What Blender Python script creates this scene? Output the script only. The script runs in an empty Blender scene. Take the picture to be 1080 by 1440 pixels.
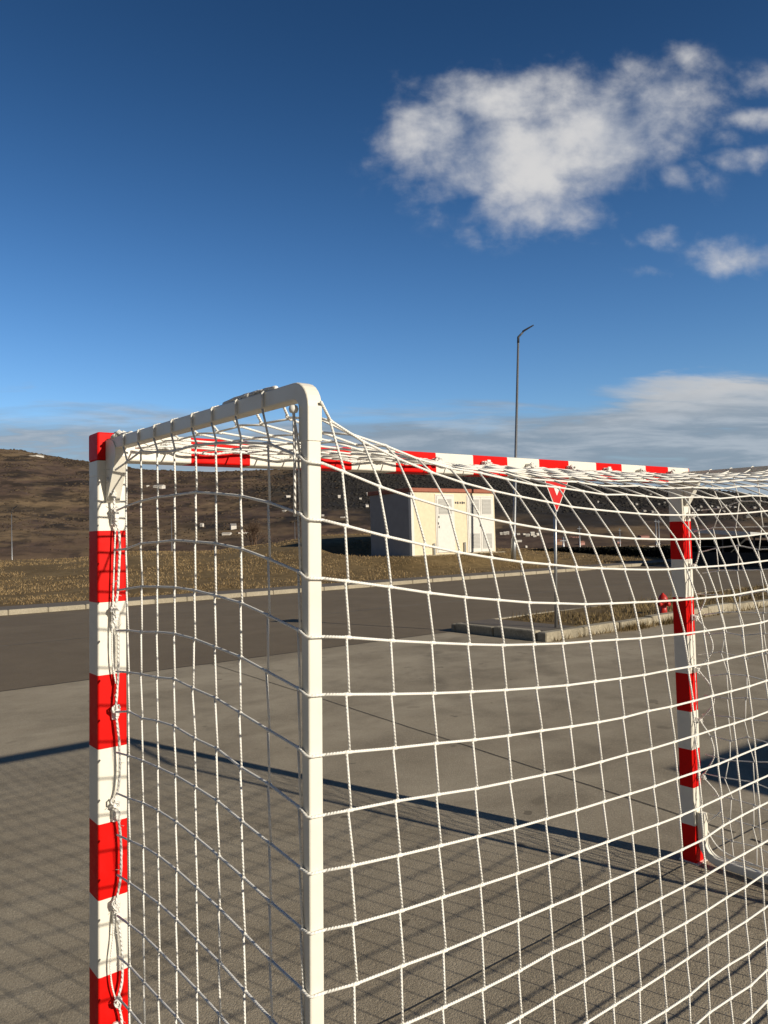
import bpy, math, random
import numpy as np
from mathutils import Vector
random.seed(4); rng = np.random.default_rng(4)
scene = bpy.context.scene
COL = scene.collection
# ------------------------------------------------------------------ camera
CX, CY, CZ = -0.701, -2.1921, 1.7577
YAW, PITCH, ROLL, F = 0.9055, 0.0336, -0.0284, 1080.0
fwd = Vector((math.cos(YAW)*math.cos(PITCH), math.sin(YAW)*math.cos(PITCH), math.sin(PITCH)))
r0 = Vector((math.sin(YAW), -math.cos(YAW), 0)); u0 = r0.cross(fwd)
rgt = r0*math.cos(ROLL)+u0*math.sin(ROLL); up = -r0*math.sin(ROLL)+u0*math.cos(ROLL)
cam = bpy.data.cameras.new('camera'); cam.sensor_fit = 'HORIZONTAL'; cam.sensor_width = 36; cam.lens = 36
cam.clip_start = .05; cam.clip_end = 20000
camo = bpy.data.objects.new('camera', cam); COL.objects.link(camo); scene.camera = camo
from mathutils import Matrix
camo.matrix_world = Matrix(((rgt.x, up.x, -fwd.x, CX), (rgt.y, up.y, -fwd.y, CY), (rgt.z, up.z, -fwd.z, CZ), (0, 0, 0, 1)))
def ray(x, y): return fwd+rgt*((x-540)/F)-up*((y-720)/F)
def ground(x, y, z=0.0):
    d = ray(x, y); t = (z-CZ)/d.z
    return Vector((CX+d.x*t, CY+d.y*t, z))
def at_depth(x, y, dep):
    d = ray(x, y); return Vector((CX, CY, CZ))+d*dep
# ------------------------------------------------------------------ helpers
Q = (-.0248, -.0335, .0345, .0231)          # the old goal leans a little
def warp(p):
    p = np.array(p, float).reshape(-1, 3).copy(); s = 2.08-p[:, 2]; t = p[:, 0]/3.08
    p[:, 0] += s*(Q[0]+(Q[2]-Q[0])*t); p[:, 1] += s*(Q[1]+(Q[3]-Q[1])*t)*np.clip(1+p[:, 1]/1.06, 0, 1)
    return p
class MB:
    def __init__(s): s.v = []; s.f = []; s.m = []; s.uv = []; s.sm = []
    def add(s, V, Fs, mat=0, uv=None, smooth=False):
        o = len(s.v); s.v.extend([tuple(map(float, a)) for a in V])
        for i, fc in enumerate(Fs):
            s.f.append(tuple(o+k for k in fc)); s.m.append(mat); s.sm.append(smooth)
            s.uv.append(uv[i] if uv else [(0, 0)]*len(fc))
    def box(s, x0, x1, y0, y1, z0, z1, mat=0):
        V = [(x, y, z) for z in (z0, z1) for y in (y0, y1) for x in (x0, x1)]
        s.add(V, [(0, 2, 3, 1), (4, 5, 7, 6), (0, 1, 5, 4), (2, 6, 7, 3), (0, 4, 6, 2), (1, 3, 7, 5)], mat)
    def bbox(s, x0, x1, y0, y1, z0, z1, b=.004, mat=0):      # box with chamfered edges
        def ring(z, i): return [(x0+i+b, y0+i, z), (x1-i-b, y0+i, z), (x1-i, y0+i+b, z), (x1-i, y1-i-b, z), (x1-i-b, y1-i, z), (x0+i+b, y1-i, z), (x0+i, y1-i-b, z), (x0+i, y0+i+b, z)]
        V = ring(z0, b)+ring(z0+b, 0)+ring(z1-b, 0)+ring(z1, b); Fs = [tuple(range(7, -1, -1)), tuple(range(24, 32))]
        for k in range(3):
            for i in range(8): j = (i+1) % 8; Fs.append((k*8+i, k*8+j, k*8+8+j, k*8+8+i))
        s.add(V, Fs, mat)
    def tube(s, P, r, n=6, mat=0, cap=True, smooth=True, u0=0.0):
        P = [Vector(p) for p in P]; N = len(P)
        if not hasattr(r, '__len__'): r = [r]*N
        V = []; ref = None; us = [u0]
        for i in range(N):
            t = (P[min(i+1, N-1)]-P[max(i-1, 0)])
            if t.length < 1e-9: t = Vector((0, 0, 1))
            t.normalize()
            if ref is None:
                ref = Vector((0, 0, 1)) if abs(t.z) < .9 else Vector((1, 0, 0))
            ref = ref-t*ref.dot(t)
            if ref.length < 1e-6: ref = t.orthogonal()
            ref.normalize(); b = t.cross(ref)
            for k in range(n):
                a = 2*math.pi*k/n; V.append(P[i]+(ref*math.cos(a)+b*math.sin(a))*r[i])
            if i: us.append(us[-1]+(P[i]-P[i-1]).length)
        Fs = []; uv = []
        for i in range(N-1):
            for k in range(n):
                j = (k+1) % n; Fs.append((i*n+k, i*n+j, i*n+n+j, i*n+n+k))
                uv.append([(us[i], k/n), (us[i], (k+1)/n), (us[i+1], (k+1)/n), (us[i+1], k/n)])
        if cap:
            Fs.append(tuple(range(n-1, -1, -1))); uv.append([(us[0], 0)]*n)
            Fs.append(tuple(range((N-1)*n, N*n))); uv.append([(us[-1], 0)]*n)
        s.add(V, Fs, mat, uv, smooth)
    def lathe(s, prof, n=16, mat=0, c=(0, 0, 0), smooth=True):
        V = []; Fs = []
        for (r, z) in prof:
            for k in range(n):
                a = 2*math.pi*k/n; V.append((c[0]+r*math.cos(a), c[1]+r*math.sin(a), c[2]+z))
        for i in range(len(prof)-1):
            for k in range(n):
                j = (k+1) % n; Fs.append((i*n+k, i*n+j, i*n+n+j, i*n+n+k))
        Fs.append(tuple(range(n-1, -1, -1))); Fs.append(tuple(range((len(prof)-1)*n, len(prof)*n)))
        s.add(V, Fs, mat, None, smooth)
    def prism(s, poly, x0, x1, mat=0, axis=0):               # polygon in the two other axes, extruded
        n = len(poly); V = []
        for x in (x0, x1):
            for (a, b) in poly: V.append((x, a, b) if axis == 0 else ((a, x, b) if axis == 1 else (a, b, x)))
        Fs = [tuple(range(n-1, -1, -1)), tuple(range(n, 2*n))]+[(i, (i+1) % n, n+(i+1) % n, n+i) for i in range(n)]
        s.add(V, Fs, mat)
    def sweep(s, P, sect, right=None, mat=0, cap=True):      # sweep a section [(a,b)] along P in a plane with normal `right`
        P = [Vector(p) for p in P]; N = len(P); n = len(sect); right = Vector(right).normalized(); V = []
        for i in range(N):
            t = (P[min(i+1, N-1)]-P[max(i-1, 0)]).normalized()
            if 0 < i < N-1:
                h = ((P[i]-P[i-1]).normalized()).dot(t); k = 1/max(h, .5)
            else: k = 1
            nn = right.cross(t).normalized()
            for (a, b) in sect: V.append(P[i]+right*a+nn*b*k)
        Fs = [(i*n+k, i*n+(k+1) % n, i*n+n+(k+1) % n, i*n+n+k) for i in range(N-1) for k in range(n)]
        if cap: Fs += [tuple(range(n-1, -1, -1)), tuple(range((N-1)*n, N*n))]
        s.add(V, Fs, mat)
    lean = None
    def build(s, name, mats, parent=None, loc=None, rz=0.0, do_warp=False):
        V = np.array(s.v, float).reshape(-1, 3)
        if do_warp: V = warp(V)
        if MB.lean: (lz, lx, ly) = MB.lean; dz = (V[:, 2]-lz); V[:, 0] += dz*lx; V[:, 1] += dz*ly
        o_loc = Vector((0, 0, 0))
        if loc is not None: V = V-np.array(loc); o_loc = Vector(loc)
        me = bpy.data.meshes.new(name); me.from_pydata(V.tolist(), [], s.f); me.update()
        import bmesh
        if not isinstance(mats, (list, tuple)): mats = [mats]
        for m in mats: me.materials.append(m)
        me.polygons.foreach_set('material_index', s.m); me.polygons.foreach_set('use_smooth', s.sm)
        ul = me.uv_layers.new(name='UVMap'); flat = [c for f in s.uv for p in f for c in p]; ul.data.foreach_set('uv', flat)
        b = bmesh.new(); b.from_mesh(me); bmesh.ops.recalc_face_normals(b, faces=b.faces); b.to_mesh(me); b.free()
        o = bpy.data.objects.new(name, me); COL.objects.link(o)
        if parent is not None:
            o.parent = parent
            o.location = o_loc-Vector(parent.location) if loc is not None else -Vector(parent.location)
        else: o.location = o_loc
        o.rotation_euler.z = rz
        return o
def tag(o, label=None, cat=None, group=None, kind=None):
    if label: o['label'] = label
    if cat: o['category'] = cat
    if group: o['group'] = group
    if kind: o['kind'] = kind
    return o
def empty(name, loc, label=None, cat=None, group=None):
    o = bpy.data.objects.new(name, None); COL.objects.link(o); o.location = loc; o.empty_display_size = .2
    return tag(o, label, cat, group)
def copy_tree(o, parent=None):
    c = o.copy(); COL.objects.link(c)
    if parent is not None: c.parent = parent
    for ch in list(o.children): copy_tree(ch, c)
    return c
def grid_mesh(name, V, nu, nv, mats, colors=None, smooth=True):
    idx = np.arange(nu*nv).reshape(nu, nv)
    Fs = np.stack([idx[:-1, :-1], idx[1:, :-1], idx[1:, 1:], idx[:-1, 1:]], -1).reshape(-1, 4)
    me = bpy.data.meshes.new(name); me.from_pydata(V.reshape(-1, 3).tolist(), [], Fs.tolist()); me.update()
    me.materials.append(mats); me.polygons.foreach_set('use_smooth', [smooth]*len(me.polygons))
    if colors is not None:
        a = me.color_attributes.new('cover', 'FLOAT_COLOR', 'POINT'); a.data.foreach_set('color', np.concatenate([colors.reshape(-1, 3), np.ones((nu*nv, 1))], 1).astype(np.float32).ravel())
    o = bpy.data.objects.new(name, me); COL.objects.link(o); return o
# value noise in numpy
def vnoise(x, y, seed=0):
    xi = np.floor(x).astype(np.int64); yi = np.floor(y).astype(np.int64); fx = x-xi; fy = y-yi
    def h(a, b):
        n = (a*374761393+b*668265263+seed*1442695041) & 0xffffffff
        n = ((n ^ (n >> 13))*1274126177) & 0xffffffff
        return ((n ^ (n >> 16)) & 0xffff)/65535.0
    sx = fx*fx*(3-2*fx); sy = fy*fy*(3-2*fy)
    return (h(xi, yi)*(1-sx)+h(xi+1, yi)*sx)*(1-sy)+(h(xi, yi+1)*(1-sx)+h(xi+1, yi+1)*sx)*sy
def fbm(x, y, o=5, seed=0, g=.5):
    s = 0; a = 1; n = 0
    for k in range(o): s = s+a*vnoise(x*2**k+k*17.3, y*2**k-k*9.1, seed+k); n += a; a *= g
    return s/n
def sstep(a, b, x):
    t = np.clip((x-a)/(b-a), 0, 1); return t*t*(3-2*t)
# ------------------------------------------------------------------ materials
class NT:
    def __init__(s, m): m.use_nodes = True; s.t = m.node_tree; s.t.nodes.clear()
    def n(s, ty, **kw):
        nd = s.t.nodes.new(ty)
        for k, v in kw.items():
            if k.startswith('_'): setattr(nd, k[1:], v)
        return nd
    def l(s, a, b): s.t.links.new(a, b)
    def val(s, inp, v):
        if hasattr(v, 'is_output'): s.l(v, inp)
        else: inp.default_value = v
    def math(s, op, a, b=0.0, c=0.0, clamp=False):
        nd = s.t.nodes.new('ShaderNodeMath'); nd.operation = op; nd.use_clamp = clamp
        s.val(nd.inputs[0], a); s.val(nd.inputs[1], b); s.val(nd.inputs[2], c); return nd.outputs[0]
    def mix(s, f, a, b):
        nd = s.t.nodes.new('ShaderNodeMix'); nd.data_type = 'RGBA'
        s.val(nd.inputs[0], f); s.val(nd.inputs[6], a if hasattr(a, 'is_output') else (*a, 1)); s.val(nd.inputs[7], b if hasattr(b, 'is_output') else (*b, 1)); return nd.outputs[2]
    def noise(s, vec, scale, detail=4, rough=.55, dist=0.0):
        nd = s.t.nodes.new('ShaderNodeTexNoise'); nd.inputs['Scale'].default_value = scale; nd.inputs['Detail'].default_value = detail
        nd.inputs['Roughness'].default_value = rough; nd.inputs['Distortion'].default_value = dist
        if vec is not None: s.l(vec, nd.inputs['Vector'])
        return nd.outputs['Fac']
    def ramp(s, f, lo, hi):
        nd = s.t.nodes.new('ShaderNodeMapRange'); nd.interpolation_type = 'SMOOTHSTEP'; s.val(nd.inputs[0], f)
        nd.inputs[1].default_value = lo; nd.inputs[2].default_value = hi; nd.inputs[3].default_value = 0; nd.inputs[4].default_value = 1; return nd.outputs[0]
    def mapping(s, vec, scale=(1, 1, 1), rot=(0, 0, 0)):
        nd = s.t.nodes.new('ShaderNodeMapping'); s.l(vec, nd.inputs[0]); nd.inputs['Scale'].default_value = scale; nd.inputs['Rotation'].default_value = rot; return nd.outputs[0]
    def pos(s): return s.t.nodes.new('ShaderNodeNewGeometry').outputs['Position']
    def bsdf(s, col, rough=.6, bump=None, bstr=.3, bdist=.01, metal=0.0, spec=.5, **kw):
        p = s.t.nodes.new('ShaderNodeBsdfPrincipled'); o = s.t.nodes.new('ShaderNodeOutputMaterial')
        s.val(p.inputs['Base Color'], col if hasattr(col, 'is_output') else (*col, 1)); s.val(p.inputs['Roughness'], rough)
        p.inputs['Metallic'].default_value = metal; p.inputs['Specular IOR Level'].default_value = spec
        for k, v in kw.items(): p.inputs[k].default_value = v
        if bump is not None:
            b = s.t.nodes.new('ShaderNodeBump'); b.inputs['Strength'].default_value = bstr; b.inputs['Distance'].default_value = bdist
            s.l(bump, b.inputs['Height']); s.l(b.outputs[0], p.inputs['Normal'])
        s.l(p.outputs[0], o.inputs[0]); return p
def mat(name): m = bpy.data.materials.new(name); return m, NT(m)
def paint(name, col, rough=.38, dirt=.12, scale=9.0, spec=.4):
    m, t = mat(name); g = t.pos()
    n = t.ramp(t.noise(g, scale, 6, .65), .42, .75); n2 = t.ramp(t.noise(t.mapping(g, (60, 60, 9)), 1.0, 3), .55, .8)
    d = tuple(c*.62+.02 for c in col)
    c = t.mix(t.math('MULTIPLY', n, dirt*2), col, d); c = t.mix(t.math('MULTIPLY', n2, dirt), c, d)
    t.bsdf(c, t.math('MULTIPLY_ADD', n, .2, rough), t.noise(g, 130, 3), .06, .002, spec=spec); return m
M_white = paint('white_paint', (.80, .765, .675)); M_red = paint('red_paint', (.66, .004, .002), .5, .10, spec=.12)
M_clip = paint('white_plastic', (.78, .76, .72), .45, .08, 60)
def cordmat(name, col, pitch, depth):
    m, t = mat(name); uv = t.n('ShaderNodeTexCoord').outputs['UV']; sx = t.n('ShaderNodeSeparateXYZ'); t.l(uv, sx.inputs[0])
    ph = t.math('MULTIPLY_ADD', sx.outputs[0], 2*math.pi/pitch, t.math('MULTIPLY', sx.outputs[1], 4*math.pi))
    w = t.math('SINE', ph); g = t.pos(); n = t.noise(g, 30, 3)
    c = t.mix(t.math('MULTIPLY', t.ramp(n, .45, .75), .25), col, tuple(x*.72 for x in col))
    t.bsdf(c, .8, w, .55, depth, spec=.2); return m
M_cord = cordmat('net_cord', (.87, .85, .80), .0065, .0007); M_rope = cordmat('lacing_rope', (.82, .80, .76), .012, .0018)
def simple(name, col, rough=.6, var=.25, scale=6.0, metal=0.0, bump=.15, bdist=.01, spec=.5):
    m, t = mat(name); g = t.pos(); n = t.noise(g, scale, 6, .6)
    c = t.mix(t.ramp(n, .3, .7), tuple(x*(1-var) for x in col), tuple(min(1, x*(1+var*.5)) for x in col))
    t.bsdf(c, rough, n, bump, bdist, metal, spec); return m
M_galv = simple('galvanised_steel', (.42, .43, .44), .42, .15, 12, .8, .05)
M_dark = simple('dark_metal', (.05, .05, .055), .5, .2, 10)
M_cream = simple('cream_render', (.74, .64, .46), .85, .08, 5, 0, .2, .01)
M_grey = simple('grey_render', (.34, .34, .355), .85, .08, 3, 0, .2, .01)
M_door = simple('white_sheet_door', (.72, .70, .66), .5, .05, 6)
M_louvre = simple('grey_louvre', (.50, .49, .46), .5, .05, 6)
M_terra = simple('terracotta_fascia', (.33, .105, .06), .7, .15, 4)
M_hyd = simple('red_cast_iron', (.5, .022, .014), .45, .3, 20)
M_kerb = None
def asphaltish(name, a, b, fine, big, streak=None, rough=.9):
    m, t = mat(name); g = t.pos()
    n1 = t.noise(g, .42, 6, .62, 1.2); n2 = t.noise(g, 2.1, 5, .6, .6); n3 = t.noise(g, 62, 4, .7)
    vor = t.n('ShaderNodeTexVoronoi'); vor.inputs['Scale'].default_value = fine; t.l(g, vor.inputs['Vector'])
    c = t.mix(t.ramp(n1, .33, .67), a, b)
    c = t.mix(t.math('MULTIPLY', t.ramp(n2, .42, .72), big), c, tuple(x*.66 for x in a))
    c = t.mix(t.math('MULTIPLY', t.ramp(n3, .35, .72), .34), c, tuple(x*.48 for x in a))
    sp = t.n('ShaderNodeSeparateColor'); t.l(vor.outputs['Color'], sp.inputs[0])
    c = t.mix(t.math('MULTIPLY', t.ramp(sp.outputs[0], .72, .98), .22), c, tuple(min(1, x*1.75) for x in b))
    c = t.mix(t.math('MULTIPLY', t.ramp(sp.outputs[1], .78, .98), .22), c, tuple(x*.4 for x in a))
    h = t.math('ADD', t.math('MULTIPLY', n3, .6), t.math('MULTIPLY', vor.outputs['Distance'], -.5))
    if streak:
        c = t.mix(t.math('MULTIPLY', t.ramp(t.noise(g, 2.6, 2, .5), .70, .74), .55), c, tuple(x*.5 for x in a)); c = t.mix(t.math('MULTIPLY', t.ramp(t.noise(g, 5.5, 2, .4), .735, .76), .7), c, tuple(x*.35 for x in a))
        c = t.mix(t.math('MULTIPLY', t.ramp(t.noise(t.mapping(g, (.16, .5, 1), (0, 0, .5)), 1.0, 6, .6, .8), .45, .65), .35), c, tuple(x*1.2 for x in b))
        s = streak(t, g)
        c = t.mix(s, c, tuple(x*.55 for x in a))
    t.bsdf(c, rough, h, .55, .006, spec=.25); return m
def tyre_arcs(t, g):
    sx = t.n('ShaderNodeSeparateXYZ'); t.l(g, sx.inputs[0]); tot = None
    wob = t.math('MULTIPLY', t.math('SUBTRACT', t.noise(g, 1.3, 3), .5), .35)
    for (cx, cy, R, w, s) in [(11.5, 1.0, 7.1, .11, .5), (11.5, 1.0, 5.6, .11, .45), (2.5, 13.5, 8.1, .10, .35), (2.5, 13.5, 9.6, .10, .3), (14, -4, 11.4, .12, .3), (10.3, 3.2, 4.4, .2, .25)]:
        dx = t.math('SUBTRACT', sx.outputs[0], cx); dy = t.math('SUBTRACT', sx.outputs[1], cy)
        d = t.math('SQRT', t.math('ADD', t.math('MULTIPLY', dx, dx), t.math('MULTIPLY', dy, dy)))
        d = t.math('ABSOLUTE', t.math('SUBTRACT', t.math('ADD', d, wob), R))
        k = t.math('MULTIPLY', t.math('SUBTRACT', 1.0, t.ramp(d, w*.3, w*1.6)), s)
        tot = k if tot is None else t.math('MAXIMUM', tot, k)
    br = t.ramp(t.noise(g, 2.1, 4, .6), .35, .7)
    return t.math('MULTIPLY', tot, t.math('MULTIPLY', br, 1.0))
M_lot = asphaltish('worn_concrete', (.295, .246, .176), (.41, .352, .262), 150, .55, tyre_arcs)
M_road = asphaltish('road_asphalt', (.172, .134, .090), (.205, .162, .110), 110, .22)
M_side = asphaltish('pavement_asphalt', (.16, .135, .11), (.19, .16, .13), 110, .3)
M_kerb = asphaltish('kerb_concrete', (.36, .315, .235), (.45, .40, .31), 60, .4)
M_kerbdirty = asphaltish('weathered_kerb', (.34, .30, .225), (.44, .39, .295), 40, .8)
M_joint = simple('dark_joint', (.035, .031, .027), .95, .3, 20)
M_line = asphaltish('worn_road_paint', (.17, .155, .135), (.225, .205, .175), 80, .8)
def soilmat(name, a, b, c3, sc=1.0):
    m, t = mat(name); g = t.pos(); n1 = t.noise(g, .35*sc, 6, .65); n2 = t.noise(g, 3.0*sc, 6, .7); n3 = t.noise(g, 22*sc, 3, .7)
    c = t.mix(t.ramp(n1, .35, .65), a, b); c = t.mix(t.math('MULTIPLY', t.ramp(n2, .4, .7), .7), c, c3); c = t.mix(t.math('MULTIPLY', t.ramp(n3, .5, .75), .5), c, tuple(x*.5 for x in c3))
    t.bsdf(c, .95, n2, .6, .05, spec=.1); return m
M_bank = soilmat('dry_grass_soil', (.17, .118, .055), (.235, .168, .082), (.085, .06, .03))
def hillmat():
    m, t = mat('hill_cover'); g = t.pos(); at = t.n('ShaderNodeAttribute'); at.attribute_name = 'cover'
    n = t.noise(t.mapping(g, (1, 1, 2.5)), .045, 8, .7, .5); n2 = t.noise(g, .22, 5, .7)
    c = t.mix(t.math('MULTIPLY', t.ramp(n, .47, .66), .45), at.outputs['Color'], (.034, .027, .022))
    c = t.mix(t.math('MULTIPLY', t.ramp(n2, .5, .75), .25), c, (.042, .032, .025))
    t.bsdf(c, .95, n, .5, 3.0, spec=.05); return m
M_hill = hillmat()
def leafmat(name, a, b, sc=3.0):
    m, t = mat(name); oi = t.pos(); n = t.noise(oi, sc, 4, .7); c = t.mix(t.ramp(n, .3, .7), a, b); t.bsdf(c, .9, spec=.1); return m
M_blade = leafmat('dry_grass', (.13, .086, .042), (.43, .31, .165), 1.3)
M_weed = leafmat('verge_weed', (.13, .095, .045), (.29, .215, .11), 4)
M_scrub = leafmat('bare_scrub', (.055, .042, .032), (.095, .070, .048), .02)
M_forest = leafmat('dark_wood', (.030, .028, .027), (.040, .037, .034), .02)
M_hedge = leafmat('dark_hedge_leaf', (.006, .007, .006), (.018, .019, .015), 2.0)
M_twig = leafmat('reddish_twig', (.085, .055, .04), (.12, .08, .055), 2.0)
M_hw = simple('house_wall', (.68, .64, .58), .8, .1, .3); M_hr = simple('house_roof', (.26, .12, .085), .8, .2, .3); M_hd = simple('dull_house_wall', (.42, .40, .37), .8, .1, .3); M_hp = simple('peach_wall', (.66, .40, .26), .8, .1, .3)
M_hg = simple('grey_roof', (.22, .21, .21), .8, .2, .3); M_pink = simple('pink_wall', (.42, .22, .19), .8, .1, .3)
# ------------------------------------------------------------------ ground
def quad(name, x0, x1, y0, y1, z, m, nx=2, ny=2):
    X, Y = np.meshgrid(np.linspace(x0, x1, nx), np.linspace(y0, y1, ny), indexing='ij')
    V = np.stack([X, Y, np.full_like(X, z)], -1); o = grid_mesh(name, V, nx, ny, m, smooth=False); tag(o, kind='structure'); return o
quad('forecourt', -60, 70, -45, 8.25, 0, M_lot)
quad('road', -90, 110, 8.25, 20.0, 0, M_road)
b = MB()
def strip(b, pts, w, z):
    for (x0, y0), (x1, y1) in zip(pts[:-1], pts[1:]):
        dx, dy = x1-x0, y1-y0; L = math.hypot(dx, dy); nx, ny = -dy/L*w/2, dx/L*w/2
        b.add([(x0+nx, y0+ny, z), (x1+nx, y1+ny, z), (x1-nx, y1-ny, z), (x0-nx, y0-ny, z)], [(0, 3, 2, 1)])
def wob(p0, p1, n, a):
    return [(p0[0]+(p1[0]-p0[0])*i/n+rng.normal(0, a), p0[1]+(p1[1]-p0[1])*i/n+rng.normal(0, a)) for i in range(n+1)]
strip(b, wob((4.2, 8.2), (3.98, 4.9), 30, .002), .010, .004); strip(b, wob((3.98, 4.9), (3.62, 0.12), 40, .002), .010, .004)
strip(b, wob((-6, .07), (16, .09), 120, .0015), .006, .0045); strip(b, wob((3.6, .02), (3.1, -8), 40, .003), .014, .004)
strip(b, wob((-6, 8.25), (9.0, 8.25), 90, .012), .03, .004)
tag(b.build('pavement_joints', M_joint), kind='structure')
b = MB(); strip(b, wob((-20, 13.05), (4, 13.05), 40, .006), .05, .004); strip(b, wob((9.0, 13.03), (34, 12.95), 60, .006), .07, .004)
tag(b.build('road_line', M_line), kind='structure')
def kerb(name, pts, w, h, L=1.0, m=None, gap=.012, jit=.0):
    b = MB()
    for (x0, y0), (x1, y1) in zip(pts[:-1], pts[1:]):
        D = math.hypot(x1-x0, y1-y0); ux, uy = (x1-x0)/D, (y1-y0)/D; n = max(1, int(round(D/L)))
        for i in range(n):
            a0 = D*i/n+gap/2; a1 = D*(i+1)/n-gap/2; dz = rng.normal(0, jit); dn = rng.normal(0, jit*.7)
            bb = MB(); bb.bbox(0, a1-a0, 0, w, -.1, h+dz, .018)
            V = np.array(bb.v); X = x0+ux*(a0+V[:, 0])-uy*(V[:, 1]+dn); Y = y0+uy*(a0+V[:, 0])+ux*(V[:, 1]+dn)
            b.add(np.stack([X, Y, V[:, 2]], 1), bb.f)
    return tag(b.build(name, m or M_kerb), kind='structure')
kerb('far_kerb', [(-60, 20.0), (-10, 20.0), (50, 20.0), (75, 19.5)], .16, .13, 1.0, M_kerb, .014, .004)
quad('pavement', -60, 90, 20.16, 21.7, .12, M_side)
# verge island between the forecourt and the road
kerb('island_kerb', [(9.35, 8.38), (9.02, 8.12), (8.98, 6.3)][::1][::-1][::-1] if False else [(9.02, 8.2), (9.0, 6.25)], .16, .155, .98, M_kerbdirty, .012, .006)
kerb('island_kerb', [(9.0, 6.03), (34, 6.03)], .2, .145, 1.0, M_kerbdirty, .016, .012)
kerb('island_kerb', [(9.03, 8.21), (34, 8.21)], .11, .135, 1.0, M_kerb, .012, .005)
X, Y = np.meshgrid(np.linspace(9.16, 34, 160), np.linspace(6.22, 8.22, 26), indexing='ij')
Zi = .115+.035*fbm(X*1.3, Y*1.3, 4, 5)*sstep(10.2, 11.5, X)
tag(grid_mesh('island_ground', np.stack([X, Y, Zi], -1), 160, 26, M_bank), kind='structure')
tag(quad('island_paving', 9.19, 10.0, 6.24, 8.20, .150, M_side), kind='structure')
# --- terrain
HX = [-2000, -300, 0, 100, 180, 300, 400, 450, 520, 600, 700, 760, 840, 1080, 1500, 4000]
HH = [.7, .7, .76, .75, 1.15, 1.05, 1.6, 1.95, 1.9, 1.3, .6, .25, .1, .05, .05, 0]
BX0 = ground(580, 781.8, .8)                 # front corner of the kiosk
BD = Vector((1, 0, 0)); BL, BW, BH = 6.05, 3.45, 3.28
EX = [-2000, -400, 0, 15, 30, 45, 100, 200, 300, 400, 450, 600, 800, 1000, 1080, 1400, 3000]
EE = [120, 150, 140, 139, 138, 134, 123, 106, 100, 101, 104, 92, 72, 55, 42, 45, 60]
def colx(X, Y):
    dx, dy = X-CX, Y-CY; R = dx*r0.x+dy*r0.y; D = dx*math.cos(YAW)+dy*math.sin(YAW)
    a = np.clip(np.arctan2(R, D), -1.25, 1.25); return 540+F*np.tan(a), np.hypot(R, D), D
def height(X, Y):
    X = np.asarray(X, float); Y = np.asarray(Y, float); px, r, dep = colx(X, Y)
    den = np.where(np.abs(dep) < 1e-3, 1e-3, dep)
    ca = np.clip(dep/np.maximum(r, 1e-6), .3, 1)
    edge = np.clip((21.7-CY)/np.maximum((Y-CY)/np.maximum(r, 1e-6), .05), 0, 120)   # distance to the pavement's back edge
    He = np.interp(px, HX, HH); ft = 52/ca
    t = np.clip((r-edge)/np.maximum(ft-edge, 6), 0, 1); hb = .1+He*(t*t*(3-2*t))
    hb = hb+.10*(fbm(X*.25, Y*.25, 4, 3)-.5)*np.clip((r-edge)/4, 0, 1)
    fall = sstep(ft*1.05, 300, r); hv = -22.0
    near = hb*(1-fall)+hv*fall
    Re = 1350+160*np.sin(px*.004+1); el = np.interp(px, EX, EE)/F*ca
    ridge = CZ+el*Re
    s = np.clip((r-320)/(Re-320), 0, 1.0)
    prof = s**1.12
    far = hv+(ridge-hv)*prof
    amp = np.clip((r-320)/500, 0, 1)*(1-.85*sstep(.88, 1.0, s))
    far = far+amp*(26*(fbm(X*.0042, Y*.0042, 5, 11)-.5)+9*(fbm(X*.021, Y*.021, 4, 21)-.5))
    far = np.where(r > Re, ridge-(r-Re)*.10+0*r, far)
    h = np.where(r < 320, near, far)
    bx, by = BX0.x+BL/2, BX0.y+BW/2
    d = np.maximum(np.abs(X-bx)-BL/2-.4, np.abs(Y-by)-BW/2-.4); k = 1-sstep(0, 3.0, d)
    h = h*(1-k)+.78*k
    return np.where(Y < 21.7, -.05, h)
def at(x, y, tmin=8, tmax=2600):
    d = ray(x, y); hd = math.hypot(d.x, d.y); t = np.geomspace(tmin, tmax, 6000)
    Z = CZ+d.z*t/hd*1.0; X = CX+d.x*t/hd; Y = CY+d.y*t/hd; h = height(X, Y)
    k = np.argmax(Z <= h)
    if not (Z <= h).any(): k = len(t)-1
    return Vector((X[k], Y[k], float(h[k]))), float(t[k])
# near bank (regular grid) and the hills (polar grid)
xs = np.concatenate([np.linspace(-50, -12, 40), np.linspace(-11.5, 60, 260), np.linspace(61, 130, 60)]); ys = np.concatenate([21.7+np.linspace(0, 1, 90)**1.5*55])
X, Y = np.meshgrid(xs, ys, indexing='ij'); Z = height(X, Y); Z[:, 0] = .11
tag(grid_mesh('grass_bank', np.stack([X, Y, Z], -1), len(xs), len(ys), M_bank), kind='structure')
az = np.tan(np.linspace(-1.02, 1.02, 900)); rr = np.concatenate([np.geomspace(60, 320, 50), np.linspace(322, 1700, 330), np.linspace(1720, 4200, 20)])
A, R = np.meshgrid(np.arctan(az), rr, indexing='ij')
dxx = math.cos(YAW)*np.cos(A)+r0.x*np.sin(A); dyy = math.sin(YAW)*np.cos(A)+r0.y*np.sin(A)
X = CX+dxx*R; Y = CY+dyy*R; Z = height(X, Y)
Z = np.where(R < 78, Z-.5, Z)
pxv = 540+F*np.tan(A); el = (Z-CZ)/R*F/np.cos(A)            # how high above the horizon, in 1/1080 units
brown = np.array([.155, .107, .072]); tan_ = np.array([.215, .155, .092]); dark = np.array([.040, .033, .028]); plum = np.array([.098, .068, .057]); wood = np.array([.030, .028, .027])
n1 = fbm(X*.006, Y*.006, 5, 31); n2 = fbm(X*.018+3, Y*.018, 5, 41); n3 = fbm(X*.05, Y*.05, 4, 51)
c = np.broadcast_to(brown, X.shape+(3,)).copy()
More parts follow.
